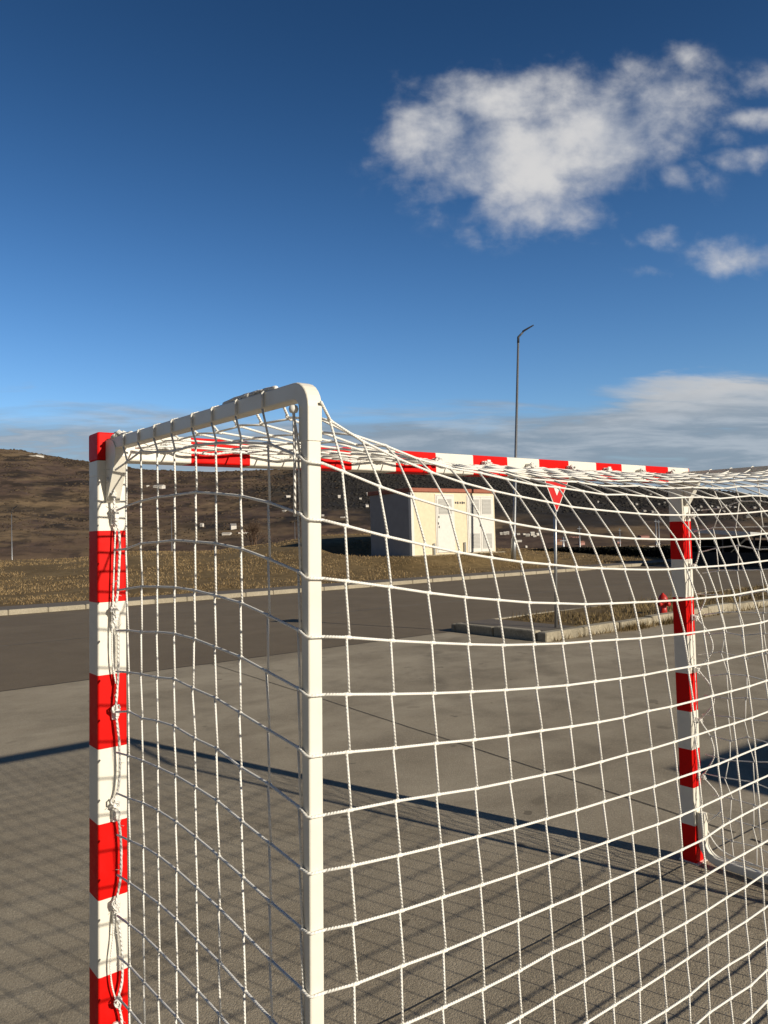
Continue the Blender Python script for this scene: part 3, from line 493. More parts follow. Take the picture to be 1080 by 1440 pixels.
# ------------------------------------------------------------------ the net
NET = {"back":[48,-21,2035,59,-146,2044,59,-253,2043,59,-361,2042,59,-469,2041,59,-583,2040,59,-684,2039,59,-795,2038,59,-905,2037,59,-1015,2036,47,-1068,2000,48,-1066,1892,45,-1066,1792,43,-1066,1690,40,-1066,1589,38,-1066,1489,35,-1066,1386,33,-1066,1284,31,-1066,1190,28,-1066,1091,26,-1066,987,24,-1066,887,21,-1066,787,19,-1066,687,16,-1066,587,14,-1066,487,12,-1066,387,9,-1066,287,7,-1066,187,5,-1066,87,0,-1068,30,101,-21,2035,101,-133,2029,101,-237,2031,100,-341,2022,100,-446,2024,100,-557,2014,100,-655,2016,100,-763,2005,100,-870,2003,99,-976,1989,99,-1020,1977,103,-1051,1880,100,-1060,1781,95,-1064,1682,93,-1066,1582,88,-1067,1482,86,-1067,1381,85,-1068,1280,88,-1068,1183,88,-1068,1082,88,-1068,979,80,-1068,876,76,-1068,778,73,-1068,680,70,-1066,587,68,-1064,494,65,-1066,401,63,-1070,308,60,-1072,216,58,-1071,123,55,-1067,30,204,-21,2035,203,-130,2032,202,-230,2023,202,-332,2021,201,-434,2013,200,-541,2008,199,-637,2001,199,-741,1993,198,-845,1983,197,-948,1967,196,-990,1947,202,-1031,1856,201,-1049,1760,198,-1058,1665,196,-1062,1565,191,-1065,1467,191,-1066,1368,192,-1067,1271,193,-1068,1172,194,-1068,1071,194,-1068,972,187,-1068,867,184,-1068,771,180,-1068,673,178,-1065,581,175,-1069,489,172,-1072,397,170,-1071,306,167,-1068,214,165,-1065,122,162,-1064,30,307,-21,2035,306,-127,2030,305,-226,2020,304,-326,2017,303,-426,2005,302,-531,2002,301,-625,1988,300,-727,1984,299,-828,1964,298,-930,1951,297,-971,1920,297,-1018,1836,302,-1041,1741,299,-1053,1647,299,-1060,1550,295,-1063,1453,295,-1065,1357,293,-1067,1260,295,-1067,1162,298,-1068,1064,298,-1068,963,292,-1068,859,290,-1068,764,287,-1068,668,285,-1071,577,282,-1072,486,279,-1069,394,277,-1065,303,274,-1064,212,271,-1066,121,269,-1070,30,409,-21,2035,408,-126,2024,407,-224,2022,405,-322,2008,404,-421,2004,403,-525,1990,401,-618,1984,400,-719,1967,398,-819,1954,397,-919,1928,396,-960,1896,401,-1010,1815,401,-1035,1723,401,-1050,1631,399,-1057,1536,397,-1062,1441,397,-1065,1345,398,-1066,1248,398,-1067,1153,402,-1068,1056,402,-1068,958,398,-1068,853,397,-1068,760,394,-1068,664,391,-1070,573,389,-1067,483,386,-1064,392,383,-1065,302,381,-1069,211,378,-1072,121,375,-1071,30,512,-21,2035,511,-125,2027,510,-222,2016,508,-319,2007,507,-417,1997,506,-520,1986,505,-612,1975,503,-712,1959,502,-811,1942,500,-911,1912,499,-951,1876,498,-1002,1797,502,-1030,1708,502,-1046,1618,502,-1055,1523,498,-1061,1430,500,-1064,1335,499,-1066,1240,506,-1067,1143,508,-1067,1048,508,-1068,953,504,-1068,850,503,-1068,757,500,-1068,661,498,-1065,571,495,-1065,481,493,-1068,391,490,-1071,300,487,-1072,210,485,-1069,120,482,-1065,30,615,-21,2035,614,-124,2027,612,-220,2013,611,-317,2007,610,-414,1990,609,-516,1984,607,-608,1965,606,-707,1956,604,-806,1928,603,-904,1905,602,-944,1860,601,-997,1783,600,-1027,1695,602,-1044,1605,600,-1054,1514,599,-1060,1420,603,-1064,1327,604,-1066,1232,606,-1067,1137,611,-1067,1042,610,-1068,949,609,-1068,851,610,-1068,756,607,-1068,660,605,-1067,570,602,-1070,480,599,-1072,390,597,-1070,300,594,-1066,210,592,-1064,120,589,-1066,30,718,-21,2035,716,-123,2021,714,-219,2016,712,-315,2000,711,-411,1993,709,-513,1976,707,-603,1965,705,-702,1946,703,-800,1925,701,-898,1893,700,-938,1848,705,-992,1770,699,-1023,1685,701,-1042,1596,702,-1052,1505,702,-1059,1411,706,-1063,1318,708,-1065,1223,709,-1067,1131,714,-1067,1037,715,-1068,944,714,-1068,845,715,-1068,752,715,-1068,659,713,-1072,569,710,-1071,479,707,-1067,390,704,-1064,300,701,-1065,210,699,-1068,120,696,-1071,30,821,-21,2035,819,-123,2024,818,-218,2012,817,-313,2000,816,-409,1988,814,-510,1973,813,-600,1960,812,-698,1939,811,-795,1919,809,-893,1881,808,-932,1836,803,-987,1759,801,-1020,1674,804,-1040,1586,805,-1051,1499,805,-1058,1405,805,-1063,1311,808,-1065,1219,812,-1066,1126,818,-1067,1032,820,-1068,941,818,-1068,844,820,-1068,750,819,-1068,657,817,-1068,567,815,-1065,478,812,-1064,388,810,-1067,299,807,-1071,209,805,-1072,120,803,-1069,30,923,-21,2035,922,-122,2025,920,-216,2008,919,-311,2001,917,-407,1982,916,-507,1973,914,-597,1951,912,-694,1939,911,-791,1907,909,-888,1877,908,-927,1824,905,-983,1750,903,-1017,1666,908,-1038,1580,908,-1050,1492,906,-1058,1399,907,-1062,1305,910,-1065,1216,914,-1066,1121,919,-1067,1027,921,-1068,937,920,-1068,842,922,-1068,747,923,-1068,654,921,-1064,565,919,-1066,476,917,-1070,387,915,-1072,297,913,-1071,208,911,-1067,119,909,-1064,30,1026,-21,2035,1025,-122,2020,1024,-215,2012,1023,-310,1995,1021,-405,1984,1020,-505,1967,1019,-594,1952,1018,-691,1932,1016,-787,1905,1015,-884,1869,1014,-923,1817,1008,-980,1742,1004,-1015,1659,1008,-1036,1575,1009,-1049,1485,1007,-1057,1394,1010,-1062,1304,1012,-1065,1210,1017,-1066,1116,1024,-1067,1021,1024,-1068,934,1025,-1068,839,1027,-1068,747,1027,-1068,653,1026,-1069,564,1024,-1072,475,1023,-1071,386,1021,-1068,297,1019,-1065,208,1018,-1064,119,1016,-1068,30,1129,-21,2035,1128,-121,2022,1127,-214,2010,1126,-309,1994,1126,-403,1983,1125,-502,1964,1124,-591,1951,1123,-688,1927,1122,-784,1904,1121,-880,1861,1121,-919,1811,1112,-977,1736,1108,-1013,1653,1109,-1035,1570,1110,-1048,1481,1109,-1057,1392,1113,-1062,1299,1119,-1065,1208,1122,-1066,1114,1128,-1067,1017,1126,-1068,931,1129,-1068,836,1131,-1068,744,1131,-1068,653,1130,-1072,564,1129,-1069,475,1128,-1065,386,1126,-1064,297,1125,-1066,208,1124,-1070,119,1123,-1072,30,1232,-20,2035,1231,-121,2025,1230,-214,2006,1229,-308,1998,1228,-402,1977,1227,-501,1968,1226,-590,1944,1225,-686,1930,1223,-782,1896,1222,-877,1863,1222,-916,1806,1216,-975,1732,1208,-1011,1649,1209,-1034,1566,1213,-1048,1476,1214,-1056,1388,1217,-1062,1297,1222,-1064,1206,1228,-1066,1111,1231,-1067,1016,1230,-1068,930,1236,-1068,834,1234,-1068,743,1233,-1068,653,1232,-1066,564,1232,-1064,475,1231,-1065,386,1231,-1069,297,1231,-1072,208,1230,-1071,119,1230,-1067,30,1335,-20,2035,1334,-120,2020,1333,-213,2010,1332,-307,1993,1331,-401,1980,1330,-500,1963,1330,-588,1946,1329,-684,1926,1328,-780,1896,1327,-875,1859,1327,-914,1802,1316,-973,1729,1306,-1010,1648,1309,-1033,1563,1316,-1047,1473,1313,-1056,1385,1318,-1061,1296,1321,-1064,1205,1327,-1066,1109,1333,-1067,1017,1333,-1068,940,1332,-1068,836,1336,-1068,745,1337,-1068,651,1337,-1065,562,1337,-1068,474,1337,-1071,385,1337,-1072,296,1337,-1069,207,1336,-1065,119,1336,-1064,30,1437,-20,2035,1437,-120,2020,1437,-213,2010,1437,-306,1992,1436,-400,1981,1436,-499,1960,1436,-587,1948,1436,-683,1922,1435,-779,1899,1435,-874,1854,1435,-913,1801,1425,-972,1728,1412,-1009,1647,1417,-1033,1561,1424,-1047,1471,1417,-1056,1385,1421,-1061,1294,1424,-1064,1203,1430,-1066,1110,1435,-1067,1019,1436,-1068,943,1438,-1068,835,1441,-1068,743,1437,-1068,649,1438,-1071,561,1439,-1072,472,1440,-1070,384,1440,-1066,295,1441,-1064,207,1442,-1066,118,1443,-1070,30,1540,-20,2035,1540,-120,2025,1540,-213,2005,1540,-306,1997,1540,-400,1976,1540,-498,1966,1540,-587,1943,1540,-683,1927,1540,-778,1894,1540,-873,1858,1540,-912,1801,1527,-972,1727,1515,-1009,1646,1517,-1032,1559,1532,-1047,1468,1517,-1056,1385,1525,-1061,1293,1528,-1064,1202,1534,-1066,1111,1538,-1067,1020,1540,-1068,944,1540,-1068,835,1544,-1068,747,1540,-1068,651,1541,-1071,562,1543,-1067,474,1544,-1064,385,1546,-1065,296,1547,-1068,207,1548,-1072,119,1550,-1071,30,1643,-20,2035,1643,-120,2020,1643,-213,2009,1643,-306,1993,1643,-400,1979,1643,-499,1964,1643,-587,1945,1644,-683,1926,1644,-778,1895,1644,-874,1860,1644,-913,1802,1628,-972,1728,1619,-1009,1647,1622,-1033,1562,1640,-1047,1467,1623,-1056,1384,1628,-1061,1295,1636,-1064,1204,1640,-1066,1110,1642,-1067,1020,1645,-1068,944,1646,-1068,836,1648,-1068,746,1649,-1068,652,1650,-1065,563,1651,-1064,475,1652,-1067,386,1653,-1071,297,1654,-1072,208,1656,-1069,119,1657,-1066,30,1746,-20,2035,1746,-120,2020,1746,-213,2011,1746,-307,1992,1746,-400,1982,1746,-499,1961,1746,-588,1949,1746,-684,1923,1746,-780,1900,1746,-875,1856,1746,-914,1804,1736,-973,1731,1726,-1010,1649,1722,-1033,1564,1737,-1047,1472,1739,-1056,1386,1741,-1061,1296,1744,-1064,1204,1746,-1066,1111,1746,-1067,1021,1749,-1068,945,1752,-1068,837,1753,-1068,746,1754,-1068,653,1756,-1066,564,1757,-1070,475,1758,-1072,386,1760,-1070,297,1761,-1067,208,1762,-1064,119,1763,-1065,30,1849,-20,2035,1849,-120,2025,1849,-213,2006,1849,-307,1997,1850,-401,1978,1850,-500,1967,1850,-589,1946,1851,-685,1929,1851,-781,1899,1852,-877,1862,1852,-916,1807,1846,-975,1736,1844,-1011,1652,1842,-1034,1566,1847,-1048,1475,1850,-1056,1388,1851,-1062,1297,1852,-1065,1206,1852,-1066,1112,1851,-1067,1022,1854,-1068,945,1857,-1068,837,1858,-1068,747,1859,-1068,653,1861,-1072,564,1862,-1071,475,1864,-1068,386,1865,-1065,297,1867,-1064,208,1869,-1068,119,1870,-1071,30,1951,-20,2035,1952,-120,2022,1953,-214,2009,1953,-308,1996,1954,-402,1981,1955,-502,1968,1956,-591,1948,1956,-688,1932,1957,-784,1900,1958,-880,1868,1959,-919,1812,1956,-977,1739,1956,-1013,1656,1954,-1035,1570,1956,-1048,1479,1960,-1057,1391,1959,-1062,1300,1960,-1065,1208,1958,-1066,1114,1955,-1067,1024,1959,-1068,945,1962,-1068,837,1962,-1068,747,1964,-1068,653,1966,-1069,564,1968,-1065,475,1970,-1064,386,1971,-1066,297,1973,-1070,208,1975,-1072,119,1977,-1070,30,2054,-20,2035,2055,-121,2020,2056,-214,2013,2057,-309,1994,2058,-404,1986,2059,-503,1965,2060,-593,1955,2062,-690,1930,2063,-787,1909,2064,-883,1867,2065,-922,1818,2064,-980,1744,2065,-1015,1661,2063,-1036,1575,2065,-1049,1484,2068,-1057,1395,2066,-1062,1303,2066,-1065,1211,2064,-1066,1117,2060,-1067,1026,2064,-1068,946,2067,-1068,838,2067,-1068,747,2069,-1068,653,2071,-1064,564,2073,-1065,475,2075,-1069,386,2077,-1072,297,2079,-1071,208,2082,-1067,119,2084,-1064,30,2157,-20,2035,2158,-121,2026,2160,-215,2009,2161,-310,2000,2162,-405,1983,2163,-506,1972,2165,-596,1954,2166,-693,1937,2167,-790,1911,2169,-887,1876,2170,-927,1826,2170,-983,1752,2172,-1017,1668,2170,-1038,1581,2172,-1050,1490,2175,-1058,1400,2173,-1062,1307,2172,-1065,1215,2169,-1066,1121,2164,-1067,1028,2168,-1068,946,2172,-1068,838,2172,-1068,748,2174,-1068,654,2176,-1068,565,2178,-1071,476,2181,-1072,387,2183,-1069,297,2186,-1065,208,2188,-1064,119,2191,-1067,30,2260,-20,2035,2261,-121,2024,2263,-216,2011,2264,-312,2001,2266,-407,1986,2267,-508,1976,2268,-599,1957,2270,-697,1944,2272,-794,1914,2273,-892,1887,2275,-932,1836,2275,-987,1761,2277,-1020,1676,2276,-1040,1588,2277,-1051,1497,2281,-1059,1405,2278,-1063,1313,2278,-1065,1219,2274,-1067,1125,2269,-1067,1032,2273,-1068,947,2277,-1068,839,2277,-1068,749,2279,-1068,655,2281,-1072,565,2284,-1070,476,2287,-1066,387,2289,-1064,298,2292,-1066,208,2295,-1070,119,2297,-1072,30,2363,-20,2035,2364,-122,2021,2366,-217,2016,2367,-313,1999,2369,-410,1993,2370,-511,1975,2372,-602,1966,2374,-701,1944,2375,-799,1926,2377,-897,1891,2379,-937,1848,2379,-992,1772,2382,-1023,1685,2381,-1042,1597,2382,-1053,1505,2386,-1059,1412,2383,-1063,1319,2383,-1065,1225,2379,-1067,1130,2373,-1067,1036,2378,-1068,949,2382,-1068,841,2382,-1068,750,2384,-1068,656,2387,-1067,566,2390,-1064,477,2393,-1065,388,2395,-1069,298,2398,-1072,209,2401,-1071,119,2404,-1068,30,2465,-19,2035,2467,-123,2027,2469,-218,2013,2470,-315,2006,2472,-412,1993,2473,-514,1982,2475,-606,1969,2477,-706,1953,2478,-804,1933,2480,-903,1902,2482,-943,1862,2482,-996,1784,2486,-1027,1696,2485,-1044,1607,2486,-1054,1514,2490,-1060,1420,2488,-1064,1326,2487,-1066,1231,2484,-1067,1136,2478,-1067,1041,2483,-1068,951,2487,-1068,844,2487,-1068,752,2489,-1068,658,2493,-1064,568,2496,-1067,478,2499,-1071,389,2502,-1072,299,2505,-1069,209,2508,-1065,120,2511,-1064,30,2568,-19,2035,2570,-123,2027,2571,-220,2015,2573,-318,2009,2574,-415,1995,2576,-518,1989,2577,-611,1972,2579,-711,1964,2581,-811,1939,2583,-910,1919,2584,-951,1879,2585,-1002,1799,2588,-1031,1709,2588,-1047,1618,2590,-1056,1525,2594,-1061,1430,2592,-1064,1335,2592,-1066,1239,2588,-1067,1144,2583,-1067,1047,2588,-1068,954,2592,-1068,847,2593,-1068,755,2595,-1068,660,2598,-1070,570,2602,-1072,480,2605,-1070,390,2608,-1067,300,2611,-1064,210,2614,-1065,120,2618,-1069,30,2671,-19,2035,2673,-124,2024,2674,-222,2022,2675,-320,2008,2677,-419,2005,2678,-523,1990,2679,-616,1985,2681,-717,1968,2683,-817,1955,2684,-918,1929,2686,-959,1897,2687,-1008,1815,2690,-1035,1723,2690,-1050,1631,2692,-1058,1537,2696,-1062,1441,2695,-1065,1344,2695,-1066,1248,2693,-1067,1152,2689,-1068,1055,2694,-1068,958,2698,-1068,852,2699,-1068,759,2701,-1068,663,2705,-1071,573,2708,-1068,482,2711,-1064,392,2714,-1065,301,2718,-1068,211,2721,-1071,120,2724,-1072,30,2774,-19,2035,2775,-125,2030,2776,-224,2021,2777,-324,2015,2779,-424,2007,2780,-529,1999,2781,-623,1991,2782,-726,1979,2784,-828,1967,2785,-929,1945,2786,-971,1919,2788,-1018,1833,2791,-1041,1740,2792,-1053,1646,2794,-1060,1551,2798,-1064,1453,2798,-1066,1356,2799,-1067,1259,2797,-1067,1162,2794,-1068,1063,2799,-1068,963,2804,-1068,858,2805,-1068,764,2808,-1068,667,2811,-1065,576,2814,-1064,485,2818,-1067,394,2821,-1070,303,2824,-1072,212,2828,-1070,121,2831,-1066,30,2877,-19,2035,2878,-127,2032,2879,-228,2022,2879,-329,2021,2880,-431,2010,2881,-538,2010,2882,-634,1997,2883,-738,1995,2884,-842,1977,2885,-945,1968,2886,-988,1943,2888,-1029,1853,2891,-1048,1758,2893,-1058,1662,2895,-1062,1565,2899,-1065,1467,2900,-1066,1369,2902,-1067,1271,2901,-1068,1173,2900,-1068,1074,2905,-1068,969,2909,-1068,866,2911,-1068,770,2914,-1068,673,2918,-1066,581,2921,-1069,489,2924,-1072,397,2928,-1071,305,2931,-1067,214,2935,-1064,122,2938,-1065,30,2979,-19,2035,2980,-131,2028,2980,-235,2030,2981,-340,2021,2981,-445,2022,2982,-556,2013,2982,-656,2012,2983,-764,2003,2984,-871,1997,2984,-978,1985,2985,-1022,1970,2987,-1050,1876,2990,-1060,1778,2993,-1064,1680,2996,-1066,1582,3000,-1067,1482,3002,-1067,1383,3004,-1068,1284,3005,-1068,1185,3006,-1068,1086,3011,-1068,978,3016,-1068,876,3018,-1068,778,3021,-1068,680,3025,-1071,587,3028,-1072,494,3031,-1068,401,3035,-1065,308,3038,-1064,216,3041,-1067,123,3045,-1071,30,3030,-19,2035,3021,-144,2044,3021,-251,2043,3021,-359,2042,3021,-468,2041,3021,-582,2040,3021,-684,2039,3021,-795,2038,3021,-905,2037,3021,-1015,2036,3031,-1068,2000,3034,-1068,1900,3037,-1068,1800,3041,-1068,1700,3044,-1068,1600,3047,-1068,1500,3051,-1068,1400,3054,-1068,1300,3057,-1068,1200,3061,-1068,1100,3064,-1068,1000,3068,-1068,900,3071,-1068,800,3074,-1068,700,3078,-1068,600,3081,-1068,500,3084,-1068,400,3088,-1068,300,3091,-1068,200,3094,-1068,100,3097,-1068,30],"side":[21,-82,1965,19,-99,1854,16,-99,1745,13,-99,1636,11,-99,1527,8,-99,1418,5,-104,1311,3,-108,1204,0,-113,1098,-3,-118,991,-5,-121,888,-8,-124,784,-10,-127,681,-13,-131,578,-15,-134,475,-18,-137,372,-20,-140,268,-23,-143,165,-25,-146,62,22,-168,1979,19,-166,1861,16,-169,1748,13,-177,1643,11,-185,1535,8,-193,1427,6,-195,1327,3,-197,1214,0,-202,1107,-2,-207,1002,-5,-208,897,-7,-210,793,-10,-214,692,-12,-216,584,-15,-220,481,-17,-220,375,-20,-226,273,-23,-230,167,-25,-230,64,22,-273,1997,19,-275,1869,16,-276,1761,14,-283,1652,11,-282,1538,8,-282,1433,6,-289,1325,3,-294,1222,1,-297,1119,-2,-305,1015,-5,-309,906,-7,-310,803,-10,-314,695,-12,-316,586,-15,-317,486,-17,-324,380,-20,-325,276,-23,-330,167,-25,-328,65,22,-381,1982,19,-382,1872,16,-388,1763,14,-385,1655,11,-384,1546,8,-388,1438,6,-389,1335,3,-396,1227,1,-395,1126,-2,-400,1022,-4,-403,912,-7,-407,806,-10,-406,698,-12,-412,594,-15,-412,490,-17,-417,379,-20,-417,278,-22,-418,170,-25,-422,64,21,-487,1974,19,-489,1871,16,-489,1766,14,-490,1657,11,-489,1551,9,-488,1447,6,-490,1340,3,-500,1231,1,-501,1128,-2,-508,1023,-4,-504,913,-7,-510,807,-10,-510,703,-12,-508,595,-15,-512,490,-17,-512,384,-20,-515,275,-23,-520,169,-25,-519,65,21,-605,1975,19,-605,1870,16,-603,1761,14,-599,1654,11,-599,1548,8,-591,1440,6,-601,1333,3,-606,1230,1,-607,1124,-2,-613,1019,-4,-614,910,-7,-617,807,-10,-619,700,-12,-621,594,-15,-619,488,-17,-623,384,-20,-623,279,-22,-629,171,-25,-628,64,21,-704,1967,19,-705,1861,16,-703,1756,13,-702,1647,11,-701,1540,8,-704,1435,6,-709,1332,3,-711,1227,1,-717,1117,-2,-721,1014,-5,-723,908,-7,-723,805,-10,-726,698,-12,-727,589,-15,-728,483,-17,-728,382,-20,-729,275,-23,-728,169,-25,-731,63,21,-817,1956,18,-817,1849,16,-818,1744,13,-817,1637,11,-813,1531,8,-811,1422,5,-815,1317,3,-819,1214,0,-823,1109,-2,-828,1004,-5,-831,899,-7,-830,797,-10,-827,687,-12,-830,586,-15,-832,482,-18,-832,373,-20,-833,272,-23,-833,165,-25,-833,64,21,-927,1941,18,-927,1830,15,-928,1724,13,-925,1619,10,-920,1515,8,-924,1408,5,-925,1310,3,-928,1203,0,-929,1099,-2,-929,995,-5,-932,892,-7,-932,786,-10,-931,684,-13,-934,579,-15,-936,478,-18,-933,375,-20,-933,271,-23,-936,167,-25,-935,62,20,-1035,1906,17,-1035,1805,15,-1034,1702,12,-1033,1600,10,-1032,1498,7,-1032,1396,5,-1033,1294,2,-1035,1193,0,-1037,1092,-3,-1039,991,-5,-1039,888,-8,-1039,784,-10,-1039,681,-13,-1039,578,-15,-1039,475,-18,-1040,372,-20,-1040,268,-23,-1040,165,-25,-1040,62]}
NB = np.array(NET['back'], float).reshape(31, 31, 3)/1000; NS = np.array(NET['side'], float).reshape(10, 19, 3)/1000   # side rows 1..19
YJ = [-.03, -.145, -.252, -.36, -.468, -.582, -.684, -.795, -.905, -1.015, -1.06]
net = empty('goal_net', (0, 0, 0), 'white square mesh net hanging in the striped goal', 'net')
def W1(x, y, z): return Vector(warp([(x, y, z)])[0])
RH, RV = .0028, .0024
def jog(P, d): return [Vector(p) for p in P]
def cords(rows, cols, name, rh=RH, rv=RV, n=6):
    """rows / cols: polylines through the knots; rows carry the knots, columns are set over a little at each knot"""
    b = MB()
    for P in rows: b.tube(P, rh, n)
    for P, K in cols:                      # K = row direction at each knot
        for i in range(len(P)-1):
            a = Vector(P[i]); c = Vector(P[i+1]); ka = K[i]; kc = K[i+1]
            a2 = a-ka*.0034 if ka is not None else a; c2 = c+kc*.0034 if kc is not None else c
            m = (a2+c2)/2
            b.tube([a2, m, c2], rv, n, u0=random.random())
        for p, k in zip(P, K):
            if k is None: continue
            p = Vector(p); b.tube([p-k*.010, p-k*.005, p+k*.005, p+k*.010], [.0022, .0038, .0038, .0022], n)
    return b.build(name, M_cord, net)
def dirn(a, c): v = Vector(c)-Vector(a); return v.normalized() if v.length > 1e-6 else Vector((1, 0, 0))
rows = []; cols = []
def densify(P, k=1): return [Vector(p) for p in P]
for j in range(1, 31): rows.append(densify([NB[i, j] for i in range(31)]))
for i in range(1, 30): cols.append(([NB[i, j] for j in range(31)], [dirn(NB[i-1, j], NB[i+1, j]) if j > 0 else None for j in range(31)]))
cords(rows, cols, 'back_panel')
# near side panel: rows run on round the upright to the back panel
def tube_wrap(xo, xi, Y):
    zt = tilt_z(Y); return [W1(xo, Y, zt-.034), W1(xo, Y, zt-.002), W1((xo+xi)/2, Y, zt+.003), W1(xi, Y, zt-.001)]
for side in (0, 1):
    rows = []; cols = []; P = NS.copy()
    if side:
        g2 = np.random.default_rng(6)
        U = P.copy(); s_ = 2.08-U[..., 2]
        # mirror to the far side (undo the near lean, apply the far one)
        U[..., 0] = 3.08-(P[..., 0]-s_*Q[0])+s_*Q[2]; fy_ = np.clip(1+P[..., 1]/1.06, 0, 1); U[..., 1] = P[..., 1]-s_*(Q[1]-Q[3])*fy_
        U[1:9, :, 1:] += g2.normal(0, .010, U[1:9, :, 1:].shape); U[1:9, ::2, 1] += .012; U[1:9, :, 0] -= np.abs(g2.normal(0, .012, U[1:9, :, 0].shape))
        U[0, :, 1] = s_[0]*Q[3]-.055-.025*np.sin(np.arange(19)*2.2); U[0, :, 0] = 3.05+s_[0]*Q[2]
        P = U
    ib = 0 if not side else 30; xo = .0225 if not side else 3.0542; xi = .0565 if not side else 3.02; xe = .0235 if not side else 3.0525
    for r_ in range(19):
        L = [P[k, r_] for k in range(10)]; zz = NB[ib, 10+r_+1, 2]
        L += [W1(xo, -1.058, zz+.002), W1(xe+(.004 if not side else -.004), -1.0645, zz+.001), NB[ib, 10+r_+1]]; rows.append(L)
    for k in range(1, 10):
        j = k; top = NB[ib, j]; Yk = P[k, 0][1]; Y = YJ[j]
        w = tube_wrap(xo, xi, Y) if k < 9 else [W1(xo-.002*(1-2*side), -1.02, 1.99)]
        pts = ([top]+w[::-1] if k < 9 else w)+[P[k, r_] for r_ in range(19)]
        K = [None]*(len(pts)-19)+[dirn(P[k-1, r_], P[min(k+1, 9), r_]) for r_ in range(19)]
        cols.append((pts, K))
    cords(rows, cols, 'side_panel')
# lacing rope on the near post (through the clips), with small fuzzy ends
def nz(y): return float(np.interp(y, [604, 645, 746, 847, 952, 1055, 1163, 1268, 1376, 1484], [2.08, 2.0, 1.8, 1.6, 1.4, 1.2, 1.0, .8, .6, .4]))
def npx(x, y, d=-.026): return W1((x-137.4)/520, d, nz(y))
z1 = lambda x, y: (100+x/2.842, 520+y/2.842); z4 = lambda x, y: (100+x/2.842, 880+y/2.842); z5 = lambda x, y: (100+x/2.842, 1140+y/2.842)
def rope(name, pts, r, m=M_rope, n=7, parent=None):
    pts = [Vector(p) for p in pts]; out = []
    for i in range(len(pts)-1):                      # Catmull-Rom
        p0 = pts[max(i-1, 0)]; p1 = pts[i]; p2 = pts[i+1]; p3 = pts[min(i+2, len(pts)-1)]
        ns = max(2, int((p2-p1).length/.012))
        for k in range(ns):
            t = k/ns; out.append(.5*((2*p1)+(-p0+p2)*t+(2*p0-5*p1+4*p2-p3)*t*t+(-p0+3*p1-3*p2+p3)*t**3))
    out.append(pts[-1]); rr_ = [r*(1+.12*math.sin(i*1.9)) for i in range(len(out))]
    b = MB(); b.tube(out, rr_, n)
    return b, out
LP = [z1(*q) for q in [(205, 258), (165, 270), (150, 330), (148, 430), (158, 480), (164, 540), (168, 600), (183, 650), (186, 720), (182, 800), (176, 900), (165, 960), (162, 1010)]]
LP += [z4(*q) for q in [(178, 40), (179, 130), (176, 230), (168, 340), (173, 400), (180, 470), (183, 560), (178, 650), (163, 720), (172, 790)]]
LP += [z5(*q) for q in [(170, 20), (178, 60), (186, 150), (185, 270), (176, 330), (165, 385), (172, 430), (185, 530), (190, 600), (188, 700), (172, 770), (186, 850), (182, 950), (168, 1090), (180, 1300)]]
dep = [-.09, -.085, -.06, -.03, -.028]+[-.022]*40
b, out = rope('lacing', [npx(x, y, dep[i]) for i, (x, y) in enumerate(LP)], .0035)
g3 = np.random.default_rng(2)
for q in range(70):                                  # frayed fibres
    p = out[g3.integers(8, len(out)-1)]; v = Vector(g3.normal(0, .006, 3)); b.tube([p, p+v*.7, p+v*1.4], .0007, 4)
for (x, y) in [z1(150, 432), z1(160, 487), z5(172, 775), z4(163, 722), z1(168, 560), z5(165, 385), z4(168, 340), z1(163, 965)]:
    p = npx(x, y, -.024)
    for q in range(5): c = p+Vector(g3.normal(0, .003, 3)); a_ = g3.uniform(0, 6.28); b.tube([c+Vector((.006*math.cos(a_+t*1.2), .0035*math.sin(2*t+q), .009*math.sin(a_+t*1.2))) for t in range(6)], .0026, 6)
b.build('lacing_rope', M_rope, net)
# second thinner cord that crosses from clip to clip
b, _ = rope('c', [npx(*z1(*q), -.02) for q in [(158, 480), (170, 495), (163, 530), (176, 580), (170, 620)]]+[npx(*z4(*q), -.018) for q in [(160, -120), (155, 20), (157, 150), (170, 240)]], .0022); b.build('tie_cord', M_cord, net)
b, _ = rope('c', [npx(*z5(*q), -.018) for q in [(168, 390), (160, 430), (155, 520), (145, 610), (150, 700), (168, 775)]], .0022); b.build('tie_cord', M_cord, net)
# far post: the edge rope hangs in loops between the clips
pts = []
for i, z in enumerate(CLZ[:-1]):
    zn = CLZ[i+1]; bl = [.03, .05, .075, .07, .06, .085][i]; pts += [W1(3.047, -.028, z), W1(3.05, -.03-bl*.8, z-(z-zn)*.28), W1(3.05, -.03-bl, z-(z-zn)*.6), W1(3.048, -.04, z-(z-zn)*.92)]
pts += [W1(3.047, -.03, .2), W1(3.05, -.10, .1), W1(3.05, -.25, .075), W1(3.05, -.5, .07), W1(3.045, -.8, .065)]
b, out = rope('l', pts, .0038)
for i, z in enumerate(CLZ):
    p = W1(3.047, -.026, z)
    for q in range(4): c = p+Vector(g3.normal(0, .004, 3)); a_ = g3.uniform(0, 6.28); b.tube([c+Vector((.009*math.cos(a_+t*1.2), .004*math.sin(2*t+q), .012*math.sin(a_+t*1.2))) for t in range(6)], .003, 6)
b.build('lacing_rope', M_rope, net)
b, out = rope('l', [W1(3.015, -.012, 2.0), W1(3.018, -.03, 1.9), W1(3.02, -.02, 1.80), W1(3.022, -.02, 1.5), W1(3.02, -.018, 1.2), W1(3.025, -.02, .9), W1(3.02, -.018, .6), W1(3.024, -.02, .3)], .0026); b.build('tie_cord', M_cord, net)
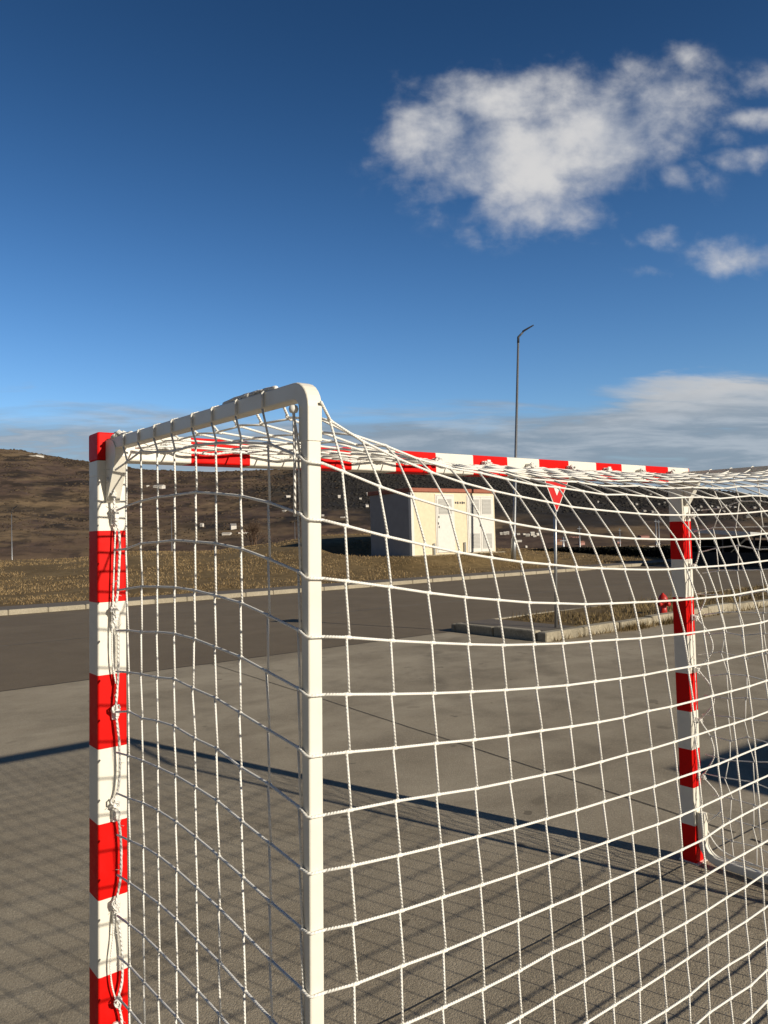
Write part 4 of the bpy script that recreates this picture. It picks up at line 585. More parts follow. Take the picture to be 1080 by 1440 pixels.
# rope along the crossbar, and along the near top tube
pts = []
for i in range(0, 61): x = .1+i*.0485; pts.append(W1(x, -.024-.004*math.sin(i*2.3), 2.034+.006*math.sin(i*1.1)+.003*math.cos(i*2.9)))
b, out = rope('l', pts, .0042)
for i in range(11):
    p = W1(.2+i*.268, -.026, 2.046)
    for q in range(4): c = p+Vector(g3.normal(0, .004, 3)); a_ = g3.uniform(0, 6.28); b.tube([c+Vector((.014*math.cos(a_+t*1.2), .004*math.sin(2*t+q), .008*math.sin(a_+t*1.2))) for t in range(6)], .0032, 6)
b.build('lacing_rope', M_rope, net)
b, out = rope('l', [W1(.052, -.001, 2.066), W1(.045, -.04, tilt_z(0)+.008), W1(.04, -.09, tilt_z(-.1)+.006), W1(.044, -.15, tilt_z(-.15)+.004)], .005)
for q in range(10): c = W1(.045, -.05, tilt_z(-.05)+.007)+Vector(g3.normal(0, .005, 3)); a_ = g3.uniform(0, 6.28); b.tube([c+Vector((.012*math.cos(a_+t*1.1), .02*math.sin(a_+t*1.1), .005*math.sin(2*t+q))) for t in range(6)], .0035, 6)
b.build('edge_rope', M_rope, net)
b, out = rope('l', [W1(.034, -.72, tilt_z(-.72)+.002), W1(.033, -.76, tilt_z(-.76)+.005), W1(.036, -.82, tilt_z(-.82)+.007), W1(.036, -.87, tilt_z(-.87)+.006), W1(.032, -.92, tilt_z(-.92)+.004), W1(.03, -.945, tilt_z(-.94)+.001)], .0042)
for q in range(8): c = W1(.036, -.80-.02*(q % 5), tilt_z(-.84)+.004)+Vector(g3.normal(0, .0015, 3)); a_ = g3.uniform(0, 6.28); b.tube([c+Vector((.006*math.cos(a_+t*1.1), .016*math.sin(a_+t*1.1), .002*math.sin(2*t+q))) for t in range(6)], .0022, 6)
b.build('edge_rope', M_rope, net)
b = MB(); c0 = W1(.0205, -1.022, 1.992); b.lathe([(.001, -.008), (.007, -.006), (.009, 0), (.007, .006), (.001, .008)], 10, 0, c0)
b.tube([c0, W1(.019, -1.026, 1.97), W1(.019, -1.028, 1.9), W1(.019, -1.028, 1.8)], .0028, 7); b.build('edge_rope', M_rope, net)
# ------------------------------------------------------------------ kiosk
kx, ky, kz = BX0.x, BX0.y, .78
kio = empty('transformer_kiosk', (kx, ky, kz), 'cream transformer kiosk with white louvred doors and terracotta roof edge on the grass', 'kiosk')
def ks(px_, py_=720):                         # photo column -> metres along the front
    d = ray(px_, py_); t = (ky-CY)/d.y; return CX+d.x*t-kx
zf = BH
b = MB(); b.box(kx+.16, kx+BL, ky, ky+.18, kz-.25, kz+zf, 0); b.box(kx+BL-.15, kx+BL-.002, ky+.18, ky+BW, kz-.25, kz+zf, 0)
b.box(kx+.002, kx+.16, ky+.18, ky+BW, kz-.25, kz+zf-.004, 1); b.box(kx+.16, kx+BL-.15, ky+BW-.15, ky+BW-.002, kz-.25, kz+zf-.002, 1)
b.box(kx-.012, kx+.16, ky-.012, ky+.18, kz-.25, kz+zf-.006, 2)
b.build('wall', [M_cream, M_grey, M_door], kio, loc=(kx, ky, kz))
b = MB(); b.bbox(kx-.10, kx+BL+.09, ky-.09, ky+BW+.09, kz+zf, kz+zf+.20, .02); b.build('roof', M_terra, kio, loc=(kx, ky, kz))
def zpx(y, x=620): d = ray(x, y); t = (ky-CY)/d.y; return CZ+d.z*t
def leaf(x0, x1, z0, z1, panels, name='door', handle=None):
    b = MB(); b.bbox(x0, x1, ky-.05, ky-.004, z0, z1, .012); o = b.build(name, M_door, kio, loc=(x0, ky, z0))
    for (a0, a1, c0, c1) in panels:
        b = MB(); n = max(4, int((c1-c0)/.07))
        b.box(a0, a1, ky-.053, ky-.0505, c0, c1, 0)
        for i in range(n): z = c0+(c1-c0)*(i+.2)/n; b.add([(a0+.02, ky-.0535, z+.05), (a1-.02, ky-.0535, z+.05), (a1-.02, ky-.078, z), (a0+.02, ky-.078, z)], [(0, 1, 2, 3)])
        l_ = b.build('louvre', M_louvre, o); l_.location = -Vector((x0, ky, z0)); 
    if handle:
        for (hx, hz) in handle:
            b = MB(); b.bbox(hx-.02, hx+.02, ky-.085, ky-.05, hz-.06, hz+.06, .005); h_ = b.build('handle', M_dark, o); h_.location = -Vector((x0, ky, z0))
    return o
d0, d1 = kx+ks(613.5), kx+ks(637); dt = zpx(697, 625); db = zpx(777, 625)
def fz(x0, x1, z0, z1): b = MB(); w = .07; b.box(x0-w, x0, ky-.03, ky-.002, z0, z1+w); b.box(x1, x1+w, ky-.03, ky-.002, z0, z1+w); b.box(x0, x1, ky-.029, ky-.002, z1+.001, z1+w-.001); b.build('door_frame', M_door, kio, loc=(x0, ky, z0))
fz(d0, d1, db, dt)
leaf(d0+.01, d1-.01, db, dt-.01, [(d0+.12, d1-.12, zpx(723, 625), zpx(701.5, 625))], handle=[(d0+.12, zpx(727)), (d0+.07, zpx(736)), (d0+.12, zpx(741))])
e0, e1 = kx+ks(657.5), kx+ks(692); em = (e0+e1)/2; et = zpx(699, 675); eb = zpx(776, 675)
fz(e0, e1, eb, et)
leaf(e0+.01, em-.008, eb, et-.01, [(e0+.12, em-.1, zpx(723, 665), zpx(702, 665)), (e0+.12, em-.1, zpx(771, 665), zpx(750, 665))], handle=[(em-.07, zpx(739, 675))])
leaf(em+.008, e1-.01, eb, et-.01, [(em+.1, e1-.12, zpx(723, 683), zpx(702, 683)), (em+.1, e1-.12, zpx(771, 683), zpx(750, 683))])
for xx in (608, 651):
    b = MB(); b.bbox(kx+ks(xx)-.05, kx+ks(xx)+.05, ky-.12, ky-.003, kz-.05, kz+.62, .01); b.build('cable_duct', M_galv, kio, loc=(kx, ky, kz))
for i, xx in enumerate((641, 644, 647.5, 650.5, 653)):
    b = MB(); zz = zpx(707, 645); x_ = kx+ks(xx); h_ = [.10, .13, .10, .13, .08][i]; b.box(x_-.05, x_+.05, ky-.012, ky-.002, zz-h_/2, zz+h_/2); b.build('wall_marking', M_dark, kio, loc=(kx, ky, kz))
b = MB(); b.box(kx-.35, kx+BL+.3, ky-.45, ky+BW+.3, kz-.4, kz+.035); b.build('plinth', M_kerbdirty, kio, loc=(kx, ky, kz))
# ------------------------------------------------------------------ lamps and poles
def street_lamp(loc, H, head=(1, 0), label='', group=None, rad=.07, arm=.55, mh=1.0):
    e = empty('street_lamp', loc, label, 'street lamp', group); x, y, z = loc; hx, hy = head
    b = MB(); b.tube([(x, y, z-.2), (x, y, z+1.2), (x, y, z+1.25), (x, y, z+H-.35)], [rad*1.5, rad*1.45, rad, rad*.62], 12); b.build('pole', M_galv, e, loc=loc)
    b = MB(); b.tube([(x, y, z+H-.36), (x, y, z+H-.05), (x+hx*.1, y+hy*.1, z+H+.06), (x+hx*arm, y+hy*arm, z+H+.06+arm*.62)], [rad*.72, rad*.72, rad*.6, rad*.5], 10); b.build('arm', M_dark, e, loc=loc)
    b = MB(); L = .95*mh; n_ = 8; P = Vector((x+hx*arm*.92, y+hy*arm*.92, z+H+.06+arm*.57)); d = Vector((hx, hy, .62)).normalized(); s = Vector((-hy, hx, 0)); nn = d.cross(s).normalized()
    if nn.z < 0: nn = -nn
    V = []; 
    for i in range(n_+1):
        t = i/n_; w = .17*mh*(math.sin(math.pi*min(1, .18+t*.75))**.6)*1.35; th = .11*mh*(1-.55*t)
        c = P+d*(L*t); V += [c+s*w, c+s*w*.7+nn*th, c-s*w*.7+nn*th, c-s*w, c-nn*.02]
    Fs = [(i*5+k, i*5+(k+1) % 5, i*5+5+(k+1) % 5, i*5+5+k) for i in range(n_) for k in range(5)]+[(4, 3, 2, 1, 0), tuple(n_*5+k for k in range(5))]
    b.add(V, Fs); b.build('lamp_head', M_dark, e, loc=loc); return e
P, t = at(722, 790); depl = (P-Vector((CX, CY, CZ))).dot(fwd)
topz = at_depth(727.5, 470, depl).z; MB.lean = (P.z, r0.x*.056, r0.y*.056)
street_lamp(tuple(P), topz-P.z, (r0.x, r0.y), 'tall grey street lamp with angled dark head beside the kiosk', None, .09, .26, .68); MB.lean = None
for (px_, yt, yb, r_, lab) in [(17, 719, 793, 105, 'thin pale street lamp at the crest of the grass, leftmost in the photo'), (242, 727, 781, 120, 'thin street lamp seen through the side net, left of the bare tree'), (415, 731, 758, 140, 'thin street lamp just left of the near rear upright')]:
    d = ray(px_, yb); hd = math.hypot(d.x, d.y); X_, Y_ = CX+d.x/hd*r_, CY+d.y/hd*r_; z_ = float(height(np.array([X_]), np.array([Y_]))[0]); dd = r_/hd
    tz = CZ+ray(px_, yt).z*dd; street_lamp((X_, Y_, z_), tz-z_, (r0.x*.7, r0.y*.7), lab, 'thin street lamps beyond the grass crest', .055, .3, .8)
def pole(px_, yt, yb, r_, lab):
    d = ray(px_, yb); hd = math.hypot(d.x, d.y); X_, Y_ = CX+d.x/hd*r_, CY+d.y/hd*r_; z_ = float(height(np.array([X_]), np.array([Y_]))[0]); tz = CZ+ray(px_, yt).z*r_/hd
    e = empty('utility_pole', (X_, Y_, z_), lab, 'pole', 'thin poles far behind the striped goal'); b = MB(); b.tube([(X_, Y_, z_-.5), (X_, Y_, tz)], [.16, .10], 8); b.build('pole_shaft', M_galv, e, loc=(X_, Y_, z_))
    b = MB(); b.bbox(X_-.6, X_+.6, Y_-.05, Y_+.05, tz-.5, tz-.38, .01); b.build('cross_arm', M_galv, e, loc=(X_, Y_, z_))
pole(815.5, 740, 766, 150, 'thin grey pole behind the pink house'); pole(792.6, 755, 774, 90, 'short pale post right of the peach house'); pole(872, 743, 764, 190, 'thin pole midway between sign and far goalpost')
pole(923, 730, 758, 170, 'left one of two tall thin poles just left of the far goalpost'); pole(927, 731, 758, 175, 'right one of two tall thin poles just left of the far goalpost')
# ------------------------------------------------------------------ yield sign
SB = ground(782, 885, .12); sx_, sy_ = SB.x, SB.y
sg = empty('yield_sign', (sx_, sy_, .12), 'red triangular give way sign on a thin post at the island', 'road sign')
MB.lean = (.12, r0.x*.028, r0.y*.028); b = MB(); b.tube([(sx_, sy_, 0), (sx_, sy_, 2.68)], .026, 12); b.build('sign_post', M_galv, sg, loc=(sx_, sy_, .12))
M_sred = paint('sign_red', (.60, .012, .01), .4, .05); M_swhite = paint('sign_white', (.8, .78, .74), .4, .05)
def tri(h, cz, rnd, y, th, mats, name, par):
    w = h/math.sqrt(3); P = []
    for (cx_, cz_, a0) in ((0, -2*h/3, 210), (w, h/3, -30), (-w, h/3, 90)):
        v = Vector((cx_, cz_)); v *= (1-rnd*2/ (2*h/3)) if h > 0 else 1
        for i in range(6): a = math.radians(a0+120*i/5); P.append((v.x+rnd*math.cos(a), cz+v.y+rnd*math.sin(a)))
    b = MB(); b.prism([(sx_+p, q) for p, q in P], y, y+th, 0, 1); return b.build(name, mats, par, loc=(sx_, sy_, .12))
TH = .60; cz_ = 2.10+2*TH/3
pl = tri(TH, cz_, .02, sy_-.036, .006, M_swhite, 'sign_plate', sg); tri(TH-.045, cz_, .014, sy_-.0385, .002, M_sred, 'red_border', sg); tri(TH*.27, cz_, .006, sy_-.041, .002, M_swhite, 'white_centre', sg)
for o in sg.children:
    pass
b = MB(); b.bbox(sx_-.03, sx_+.03, sy_-.029, sy_+.03, cz_+.05, cz_+.09, .003); b.build('sign_bracket', M_galv, sg, loc=(sx_, sy_, .12)); b = MB(); b.bbox(sx_-.03, sx_+.03, sy_-.029, sy_+.03, cz_-.13, cz_-.09, .003); b.build('sign_bracket', M_galv, sg, loc=(sx_, sy_, .12))
MB.lean = None
# ------------------------------------------------------------------ hydrant
HB = ground(933, 863, .13); hx, hy = HB.x, HB.y
hy_e = empty('fire_hydrant', (hx, hy, .12), 'small red fire hydrant standing on the kerbed island', 'hydrant')
s = .8; b = MB(); b.lathe([(.075*s, -.05), (.13*s, 0), (.13*s, .03*s), (.085*s, .04*s), (.08*s, .30*s), (.10*s, .31*s), (.10*s, .34*s)], 18, 0, (hx, hy, .13)); b.build('barrel', M_hyd, hy_e, loc=(hx, hy, .12))
b = MB(); b.lathe([(.115*s, .343*s), (.115*s, .365*s), (.10*s, .40*s), (.07*s, .45*s), (.035*s, .475*s), (.03*s, .50*s), (.012*s, .505*s)], 18, 0, (hx, hy, .13)); b.build('bonnet', M_hyd, hy_e, loc=(hx, hy, .12))
for (ax, ay) in ((1, 0), (-1, 0), (0, -1)):
    b = MB(); zc = .13+.24*s; pth = [(hx+ax*.07*s, hy+ay*.07*s, zc), (hx+ax*.13*s, hy+ay*.13*s, zc), (hx+ax*.131*s, hy+ay*.131*s, zc), (hx+ax*.175*s, hy+ay*.175*s, zc)]
    b.tube(pth, [.042*s, .042*s, .056*s, .054*s], 12); b.build('outlet', M_hyd, hy_e, loc=(hx, hy, .12))
# ------------------------------------------------------------------ dark shelter and hedge on the right
A0 = ground(979, 793.5, 0); A1 = ground(1080, 797.5, 0); u = (A1-A0).normalized(); nrm = Vector((-u.y, u.x, 0))
if nrm.dot(Vector((fwd.x, fwd.y, 0))) < 0: nrm = -nrm
sh = empty('open_shelter', tuple(A0), 'low dark open-sided shelter with a white roof edge, right of far goalpost', 'shelter')
M_black = simple('shade_black', (.007, .007, .008), .8, .3, 3); M_roofw = paint('roof_white', (.55, .56, .56), .5, .1, 2)  # near-black colour puts shade into the shelter's interior and floor
def loc2(b, name, m, o=sh): return b.build(name, m, o, loc=tuple(A0))
def sb(b, s0, s1, d0, d1, z0, z1):
    V = []
    for z in (z0, z1):
        for d in (d0, d1):
            for s_ in (s0, s1): p = A0+u*s_+nrm*d; V.append((p.x, p.y, z))
    b.add(V, [(0, 2, 3, 1), (4, 5, 7, 6), (0, 1, 5, 4), (2, 6, 7, 3), (0, 4, 6, 2), (1, 3, 7, 5)])
TL = at_depth(972, 741.5, (A0-Vector((CX, CY, CZ))).dot(fwd)).z
b = MB(); Lr = 4.25; V = []
for (s_, zt) in ((-1.2, TL+.02), (Lr, TL-.29)):
    for d in (-.35, 4.0):
        for dz in (0, -.20): p = A0+u*s_+nrm*d; V.append((p.x, p.y, zt+dz-max(d, 0)*.09))
b.add(V, [(0, 1, 3, 2), (4, 6, 7, 5), (0, 2, 6, 4), (1, 5, 7, 3), (0, 4, 5, 1), (2, 3, 7, 6)]); loc2(b, 'roof', M_roofw)
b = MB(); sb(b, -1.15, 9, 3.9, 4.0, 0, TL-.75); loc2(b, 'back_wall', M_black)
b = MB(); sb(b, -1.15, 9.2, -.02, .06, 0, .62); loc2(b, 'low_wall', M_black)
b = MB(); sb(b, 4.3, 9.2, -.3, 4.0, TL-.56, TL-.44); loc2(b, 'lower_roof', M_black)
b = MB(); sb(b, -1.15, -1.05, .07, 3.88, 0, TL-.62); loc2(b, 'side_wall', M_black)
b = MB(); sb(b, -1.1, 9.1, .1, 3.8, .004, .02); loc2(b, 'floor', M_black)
for s_ in (.02, 1.85, 3.9, 6.0, 9.0): b = MB(); sb(b, s_, s_+.06, .08, .14, 0, TL-.56); loc2(b, 'shelter_post', M_dark)
b = MB(); sb(b, -1.0, 9.0, .07, .11, .86, .90); loc2(b, 'rail', M_dark)
hp = [ground(x_, y_, 0) for x_, y_ in ((735, 777.2), (800, 781.2), (883, 784.5), (942, 787.5), (985, 792))]
V = []; Fs = []; g4 = np.random.default_rng(31)
for i in range(4):
    p, q = hp[i], hp[i+1]; L = (q-p).length; n_ = int(L*620)
    for k_ in range(n_):
        t = g4.uniform(0, 1); c = p.lerp(q, t); ht = [.18, .62, .68, .74, .8][i]*(1-t)+[.18, .62, .68, .74, .8][i+1]*t
        ht *= .85+.3*vnoise(np.array([c.x*1.2]), np.array([c.y*1.2]), 5)[0]
        z_ = g4.uniform(0, 1)**.8*ht; wd = .55*(1-.3*z_/max(ht, .1)); o_ = Vector((g4.uniform(-wd, wd), g4.uniform(-wd, wd), 0)); c = c+o_; s_ = .07; o = len(V)
        d1 = Vector(g4.normal(0, 1, 3)).normalized()*s_; d2 = Vector(g4.normal(0, 1, 3)).normalized()*s_
        V += [(c.x-d1.x, c.y-d1.y, z_-d1.z), (c.x+d2.x, c.y+d2.y, z_+d2.z), (c.x+d1.x, c.y+d1.y, z_+d1.z), (c.x-d2.x, c.y-d2.y, z_-d2.z)]; Fs.append((o, o+1, o+2, o+3))
b = MB(); b.add(V, Fs); h_ = b.build('hedge', M_hedge, None, loc=tuple(hp[1])); tag(h_, 'low black-green hedge along the far edge of the road', 'hedge')
# ------------------------------------------------------------------ bare tree behind the bank
def bare_tree(px_, yb, r_, H, label, seed):
    g5 = random.Random(seed); d = ray(px_, yb); hd = math.hypot(d.x, d.y); X_, Y_ = CX+d.x/hd*r_, CY+d.y/hd*r_; z_ = float(height(np.array([X_]), np.array([Y_]))[0])
    e = empty('bare_tree', (X_, Y_, z_), label, 'tree'); tb = MB(); cb = MB()
    def grow(p, dr, L, rad, dep_, b):
        q = p+dr*L; mid = (p+q)/2+Vector((g5.gauss(0, 1), g5.gauss(0, 1), 0))*L*.06; b.tube([p, mid, q], [rad, rad*.85, rad*.62], 5)
        if dep_ == 0: return
        for k_ in range(3 if dep_ > 1 else 4):
            nd = (dr+Vector((g5.gauss(0, .5), g5.gauss(0, .5), g5.gauss(.12, .25)))).normalized(); grow(p.lerp(q, g5.uniform(.55, 1)), nd, L*g5.uniform(.55, .85), rad*.55, dep_-1, cb)
    for k_ in range(5):
        dr = Vector((g5.gauss(0, .32), g5.gauss(0, .32), 1)).normalized(); grow(Vector((X_+g5.gauss(0, .2), Y_+g5.gauss(0, .2), z_-.3)), dr, H*.36, .07, 4, tb)
    tb.build('trunk', M_twig, e, loc=(X_, Y_, z_)); cb.build('crown', M_twig, e, loc=(X_, Y_, z_)); return e
bare_tree(355, 776, 66, 3.0, 'reddish leafless tree on the grass crest behind the side net', 5)
# ------------------------------------------------------------------ houses on the hills
def house(px_, py_, wpx, hpx, wall, roof, lab, group, ry=None, name='house'):
    P, t_ = at(px_, py_, 60); sc = t_/F*.85; w = wpx*sc; h = hpx*sc*.6; rh = hpx*sc*.4; dp = w*.8
    b = MB(); ang = random.uniform(-.5, .5)+YAW-math.pi/2
    loc = (P.x, P.y, P.z); ca, sa = math.cos(ang), math.sin(ang)
    def T(L): return [(P.x+x*ca-y*sa, P.y+x*sa+y*ca, P.z+z) for x, y, z in L]
    b.add(T([(x, y, z) for z in (-2, h) for y in (-dp/2, dp/2) for x in (-w/2, w/2)]), [(0, 2, 3, 1), (4, 5, 7, 6), (0, 1, 5, 4), (2, 6, 7, 3), (0, 4, 6, 2), (1, 3, 7, 5)])
    o = b.build(name, wall, None, loc=loc); tag(o, lab, 'house', group)
    o_ = w*.05; b = MB(); b.add(T([(-w/2-o_, -dp/2-o_, h+.02), (w/2+o_, -dp/2-o_, h+.02), (w/2+o_, dp/2+o_, h+.02), (-w/2-o_, dp/2+o_, h+.02), (-w/2-o_, 0, h+rh), (w/2+o_, 0, h+rh)]), [(0, 1, 5, 4), (3, 4, 5, 2), (0, 4, 3), (1, 2, 5), (0, 3, 2, 1)])
    b.build('roof', roof, o, loc=loc); return o
H = house; ga = 'pale houses scattered on the brown hill'; gb = 'pale houses scattered on the dark wooded hill'; gc = 'pale sheds strung out low in the valley'
H(328, 744, 9, 9, M_hw, M_hg, 'white house with dark roof seen through the side net near the bare tree', ga)
H(284, 741, 5, 6, M_hw, M_hw, 'small white house alone left of the dark-roofed white house', ga)
H(319, 752, 13, 3.5, M_hw, M_hw, 'long low white shed just below the dark-roofed white house', ga)
H(342, 749.5, 14, 2.5, M_hw, M_hr, 'thin pale shed right of the long white shed by bare tree', ga)
H(224, 686, 15, 4.5, M_hw, M_hw, 'long white farm shed high on the hill at left', ga)
H(208, 685, 4, 3, M_hw, M_hw, 'tiny white shed left of the long farm shed on hill', ga)
H(45, 641.5, 26, 1.6, M_hw, M_hw, 'pale strip of a farm shed near the ridge at far left', ga)
for (x_, y_, w_) in [(405, 699, 7), (400, 720, 6), (454, 726, 4)]: H(x_, y_, w_, 3, M_hw, M_hw, {405: 'upper of two pale houses left of the near rear upright', 400: 'lower of two pale houses left of the near rear upright', 454: 'pale speck of a house right beside the near rear upright'}[x_], ga)
H(477, 700, 4, 4.5, M_hw, M_hw, 'white house alone between the near upright and the kiosk', ga)
H(518, 697, 5.5, 5.5, M_hw, M_hw, 'largest and topmost white house beside the kiosk roof', ga); H(507, 703, 3.5, 3.5, M_hw, M_hw, 'smallest white house left of the kiosk, set furthest left of three', ga); H(516, 713, 5, 5, M_hw, M_hg, 'lowest of three white houses beside the kiosk wall', ga)
H(482, 728, 7, 1.8, M_hw, M_hw, 'thin pale shed low on hill between upright and kiosk', ga)
for (x_, y_, w_, h_) in [(705, 752, 4, 4), (710, 752, 4, 5), (714, 751.5, 4, 5), (729, 752, 5, 2.5), (737, 752, 4, 2.2), (742, 754, 6, 4), (749, 753, 6, 6), (752, 755, 5, 3), (756, 753, 4, 4), (730, 762, 8, 3), (740, 770, 3, 3)]: H(x_, y_, w_, h_, M_hw, M_hw, 'small white valley shed between the kiosk and the give way sign', gc)
H(786.7, 766, 9, 9, M_hp, M_hr, 'peach coloured house right of the give way sign post', None)
H(818, 766, 8, 6, M_pink, M_hr, 'dull pink house low in the valley', None)
for i_ in range(7): H(801+i_*2.4, 756+rng.normal(0, .4), 1.6, 2, M_pink, M_hr, 'tiny pink house in a row above the dull pink house', 'tiny pink houses in a row')
H(905, 756, 14, 4, M_pink, M_hr, 'long red roofed building just left of far goalpost', None); H(917, 778, 7, 9, M_hw, M_hw, 'white gabled hut just left of far goalpost', None); H(870, 764, 6, 4, M_pink, M_hg, 'greyish pink house between the sign and far goalpost', None)
for (x_, y_, w_, h_) in [(841, 707, 2.5, 3), (888, 709, 5, 3.5), (895, 710, 4, 3), (906, 719.5, 5, 3), (917, 721, 4, 3.5), (921, 722, 3, 3), (915, 696, 3.5, 2.5), (935, 708, 3, 2.5), (927, 710, 3, 2.5), (986, 714, 3, 3), (981, 718, 5, 2.5), (977, 716, 3, 2.5), (1001, 713, 3, 2.5), (1009, 715, 4, 3.5), (1017, 720.5, 5, 3), (1021, 712, 2.5, 2.5), (1027, 714, 3, 2.5), (1033, 714, 4, 2.5), (1061, 715, 4, 3), (1052, 728, 5, 3.5), (1070, 722, 3, 2.5), (1040, 719, 3, 2.5), (955, 712, 3, 2.5), (862, 712, 3, 2)]: H(x_, y_, w_, h_, M_hd, M_hg if w_ > 3.4 else M_hd, 'tiny pale house on the dark hillside around the far goalpost', gb)
# ------------------------------------------------------------------ made-up container added out of view at right to cast the ground shadow
ct = empty('shadow_caster', (5.78, -4.02, 0), 'grey steel container added unseen off the right edge to cast the shadow beside the far goalpost', 'container')
def cbox(name, m, x0, x1, y0, y1, z0, z1, bv=.02): b = MB(); b.bbox(x0, x1, y0, y1, z0, z1, bv); o = b.build(name, m, ct); o.location = (0, 0, 0); return o
M_cont = paint('container_grey', (.32, .34, .35), .5, .2, 2)
b = MB(); n_ = 30; Lc, Wc, Hc = 5.4, 2.3, 2.15; P = []
for i in range(n_): x_ = .08+(Lc-.16)*i/n_; s_ = (Lc-.16)/n_; P += [(x_, -.04), (x_+s_*.35, -.04), (x_+s_*.5, -.075), (x_+s_*.85, -.075)]
P += [(Lc-.08, -.04)]; V = [(x_, y_, z_) for z_ in (.16, Hc-.12) for x_, y_ in P]; m_ = len(P); b.add(V, [(i, i+1, m_+i+1, m_+i) for i in range(m_-1)])
V = [(x_, -Wc-y_, z_) for z_ in (.16, Hc-.12) for x_, y_ in P]; b.add(V, [(i, i+1, m_+i+1, m_+i) for i in range(m_-1)])
o = b.build('side_wall', M_cont, ct); o.location = (0, 0, 0)
cbox('roof', M_cont, -.0, Lc, -Wc, 0, Hc-.1, Hc); cbox('floor', M_dark, 0, Lc, -Wc, 0, .04, .16)
for (x_, y_) in ((.0, -.09), (Lc-.09, -.09), (0, -Wc), (Lc-.09, -Wc)): cbox('corner_post', M_cont, x_, x_+.09, y_, y_+.09, .0, Hc-.1)
cbox('end_wall', M_cont, Lc-.05, Lc-.02, -Wc+.09, -.09, .16, Hc-.1)
for k_ in range(2): cbox('door', M_cont, .01, .05, -Wc+.1+k_*1.055, -Wc+1.14+k_*1.055, .17, Hc-.11); cbox('lock_bar', M_galv, -.03, .005, -Wc+.5+k_*1.055, -Wc+.53+k_*1.055, .2, Hc-.15, .004)
ct.rotation_euler.z = math.radians(-4)
# ------------------------------------------------------------------ light and sky
SUN = Vector((.64, -2.37, 1.0)).normalized(); EL = math.asin(SUN.z)
L = bpy.data.lights.new('sun', 'SUN'); L.energy = 5.0; L.angle = math.radians(.53); L.color = (1.0, .905, .745)
so = bpy.data.objects.new('sun', L); COL.objects.link(so); so.rotation_euler = SUN.to_track_quat('Z', 'Y').to_euler(); so.location = (5, -20, 12)
w = bpy.data.worlds.new('World'); scene.world = w; t = NT(w)
sky = t.n('ShaderNodeTexSky'); sky.sky_type = 'NISHITA'; sky.sun_disc = False; sky.sun_elevation = EL; sky.sun_rotation = math.atan2(SUN.x, SUN.y)
sky.altitude = 500; sky.air_density = 1.0; sky.dust_density = .25; sky.ozone_density = 2.6
dirv = t.n('ShaderNodeTexCoord').outputs['Generated']
def dot(v): nd = t.n('ShaderNodeVectorMath'); nd.operation = 'DOT_PRODUCT'; t.l(dirv, nd.inputs[0]); nd.inputs[1].default_value = v; return nd.outputs['Value']
SR, SU, SF = tuple(rgt), tuple(up), tuple(fwd)               # fixed compass directions of the cloud bank
df = t.math('MAXIMUM', dot(SF), .05); ca = t.math('DIVIDE', dot(SR), df); cb = t.math('DIVIDE', dot(SU), df)
front = t.ramp(dot(SF), .2, .4)
comb = t.n('ShaderNodeCombineXYZ'); t.l(ca, comb.inputs[0]); t.l(cb, comb.inputs[1]); cv = comb.outputs[0]
wn1 = t.noise(t.mapping(cv, (1, 1, 1)), 9, 3, .5); wn2 = t.noise(t.mapping(cv, (1.0, 1.0, 1), (0, 0, 1.3)), 8, 3, .5)
wa = t.math('MULTIPLY_ADD', t.math('SUBTRACT', wn1, .5), .075, ca); wb = t.math('MULTIPLY_ADD', t.math('SUBTRACT', wn2, .5), .06, cb)
tot = None
for (x_, y_, rx, ry, a_) in [(618, 195, 82, 55, .85), (700, 150, 120, 52, .85), (805, 150, 110, 48, .8), (680, 240, 90, 50, .8), (740, 220, 140, 75, 1.0), (850, 190, 120, 80, 1.0), (925, 160, 85, 65, .8), (965, 100, 45, 34, .5), (880, 105, 45, 25, .5), (700, 285, 95, 45, .62), (665, 322, 30, 24, .55), (780, 290, 95, 45, .55), (790, 335, 45, 20, .35), (560, 215, 50, 50, .4), (955, 245, 45, 28, .55), (1065, 168, 50, 20, .55), (1075, 115, 45, 26, .4), (1045, 225, 60, 18, .5), (1020, 200, 40, 14, .45), (935, 328, 55, 16, .36), (905, 376, 40, 12, .5), (1066, 362, 72, 26, .75), (1100, 330, 45, 24, .5), (880, 335, 20, 10, .3), (800, 75, 40, 20, .3), (890, 300, 35, 16, .35)]:
    A_ = t.math('DIVIDE', t.math('SUBTRACT', wa, (x_-540)/F), rx/F); B_ = t.math('DIVIDE', t.math('SUBTRACT', wb, (720-y_)/F), ry/F)
    q = t.math('ADD', t.math('MULTIPLY', A_, A_), t.math('MULTIPLY', B_, B_)); gss = t.math('MULTIPLY', t.math('EXPONENT', t.math('MULTIPLY', q, -.8)), a_)
    tot = gss if tot is None else t.math('MAXIMUM', tot, gss)
nf = t.noise(t.mapping(cv, (1, 1.25, 1)), 13, 13, .58, .12); nb = t.noise(cv, 7.5, 5, .5)
dens = t.math('ADD', tot, t.math('MULTIPLY', t.math('SUBTRACT', nf, .5), 1.35)); dens = t.math('ADD', dens, t.math('MULTIPLY', t.math('SUBTRACT', nb, .5), .75))
cl = t.math('MULTIPLY', t.ramp(dens, .17, 1.08), front); cl = t.math('MULTIPLY', cl, t.ramp(tot, .04, .2))
sh_ = t.ramp(t.math('ADD', t.math('MULTIPLY', nb, .6), t.math('MULTIPLY', nf, .5)), .38, .68)
ccol = t.mix(sh_, (.45, .48, .54), (.70, .69, .68)); cl = t.math('MULTIPLY', cl, .93)
bg1 = t.mix(0.0, sky.outputs[0], (0, 0, 0)); SS = .050
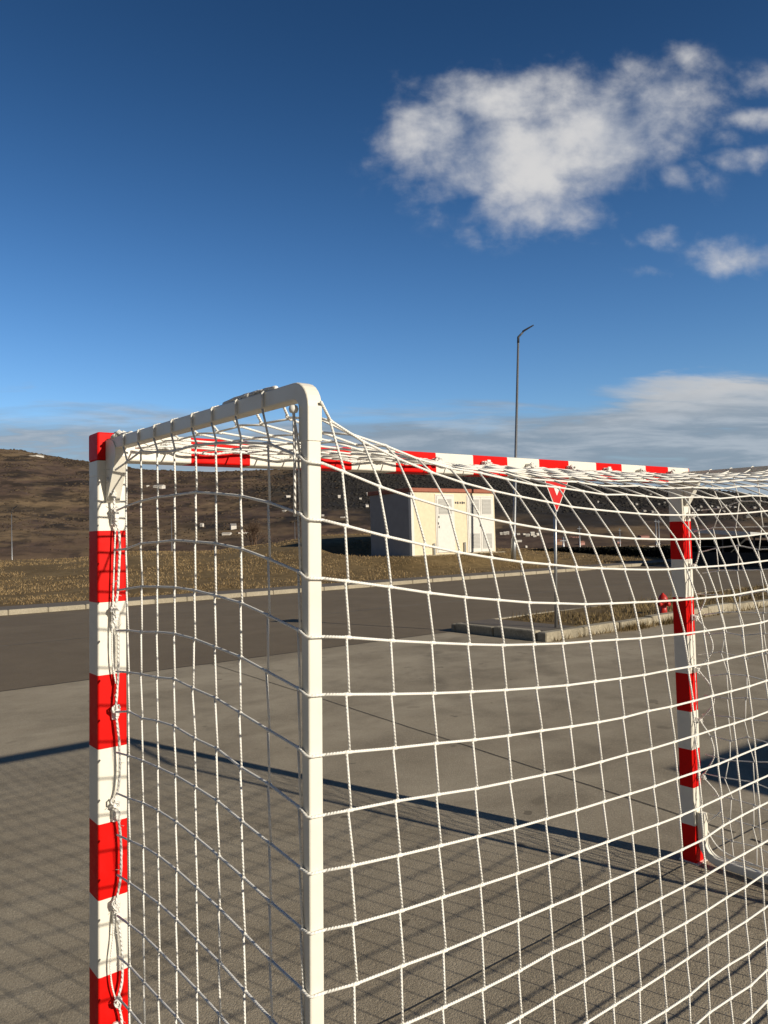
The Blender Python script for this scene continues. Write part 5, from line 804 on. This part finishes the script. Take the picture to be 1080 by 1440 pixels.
hs = t.n('ShaderNodeHueSaturation'); hs.inputs['Hue'].default_value = .507; hs.inputs['Saturation'].default_value = 1.27; hs.inputs['Value'].default_value = 1.06; t.l(sky.outputs[0], hs.inputs['Color'])
sc_ = t.n('ShaderNodeVectorMath'); sc_.operation = 'SCALE'; t.l(hs.outputs[0], sc_.inputs[0])
ez0 = dot((0, 0, 1)); gain = t.math('MULTIPLY_ADD', t.ramp(ez0, .12, .66), -1.24, 2.42); anti = t.ramp(dot((0.616, 0.787, 0)), -.45, .35)
t.l(t.math('MULTIPLY', t.math('ADD', t.math('MULTIPLY', t.math('SUBTRACT', gain, .18), anti), .18), SS), sc_.inputs['Scale'])
# low stratus above the horizon
zc = t.n('ShaderNodeSeparateXYZ'); t.l(dirv, zc.inputs[0]); ez = zc.outputs[2]
st1 = t.noise(t.mapping(cv, (1.4, 7.5, 1)), 2.6, 8, .58, .5); st2 = t.noise(t.mapping(cv, (2.2, 16, 1)), 3.2, 6, .6, .3)
lim = t.math('MULTIPLY_ADD', t.ramp(ca, .15, .55),   .018, .148); lim = t.math('MULTIPLY_ADD', t.math('SUBTRACT', st1, .5), .13, lim)
stm = t.math('SUBTRACT', 1.0, t.ramp(t.math('SUBTRACT', ez, lim), -.012, .024))
gap = t.ramp(t.math('ADD', st2, t.math('MULTIPLY', t.ramp(ca, -.3, .1), .12)), .40, .54)
stm = t.math('MULTIPLY', stm, t.math('MULTIPLY_ADD', gap, .24, .72)); 
rim = t.ramp(t.math('SUBTRACT', ez, lim), -.05, .0)
lit = t.math('MULTIPLY', rim, t.ramp(ca, .1, .5)); lit = t.math('MULTIPLY', lit, t.ramp(st1, .42, .62))
scol = t.mix(t.ramp(st2, .4, .66), (.25, .32, .40), (.40, .46, .53)); scol = t.mix(lit, scol, (.60, .60, .60))
c1 = t.mix(stm, sc_.outputs[0], scol); c2 = t.mix(cl, c1, ccol)
bg = t.n('ShaderNodeBackground'); t.l(c2, bg.inputs[0]); bg.inputs[1].default_value = 1.0; wo = t.n('ShaderNodeOutputWorld'); t.l(bg.outputs[0], wo.inputs[0])
scene.view_settings.view_transform = 'Standard'; scene.view_settings.look = 'None'; scene.view_settings.exposure = 0.0; scene.view_settings.gamma = 1.0
scene.cycles.max_bounces = 5
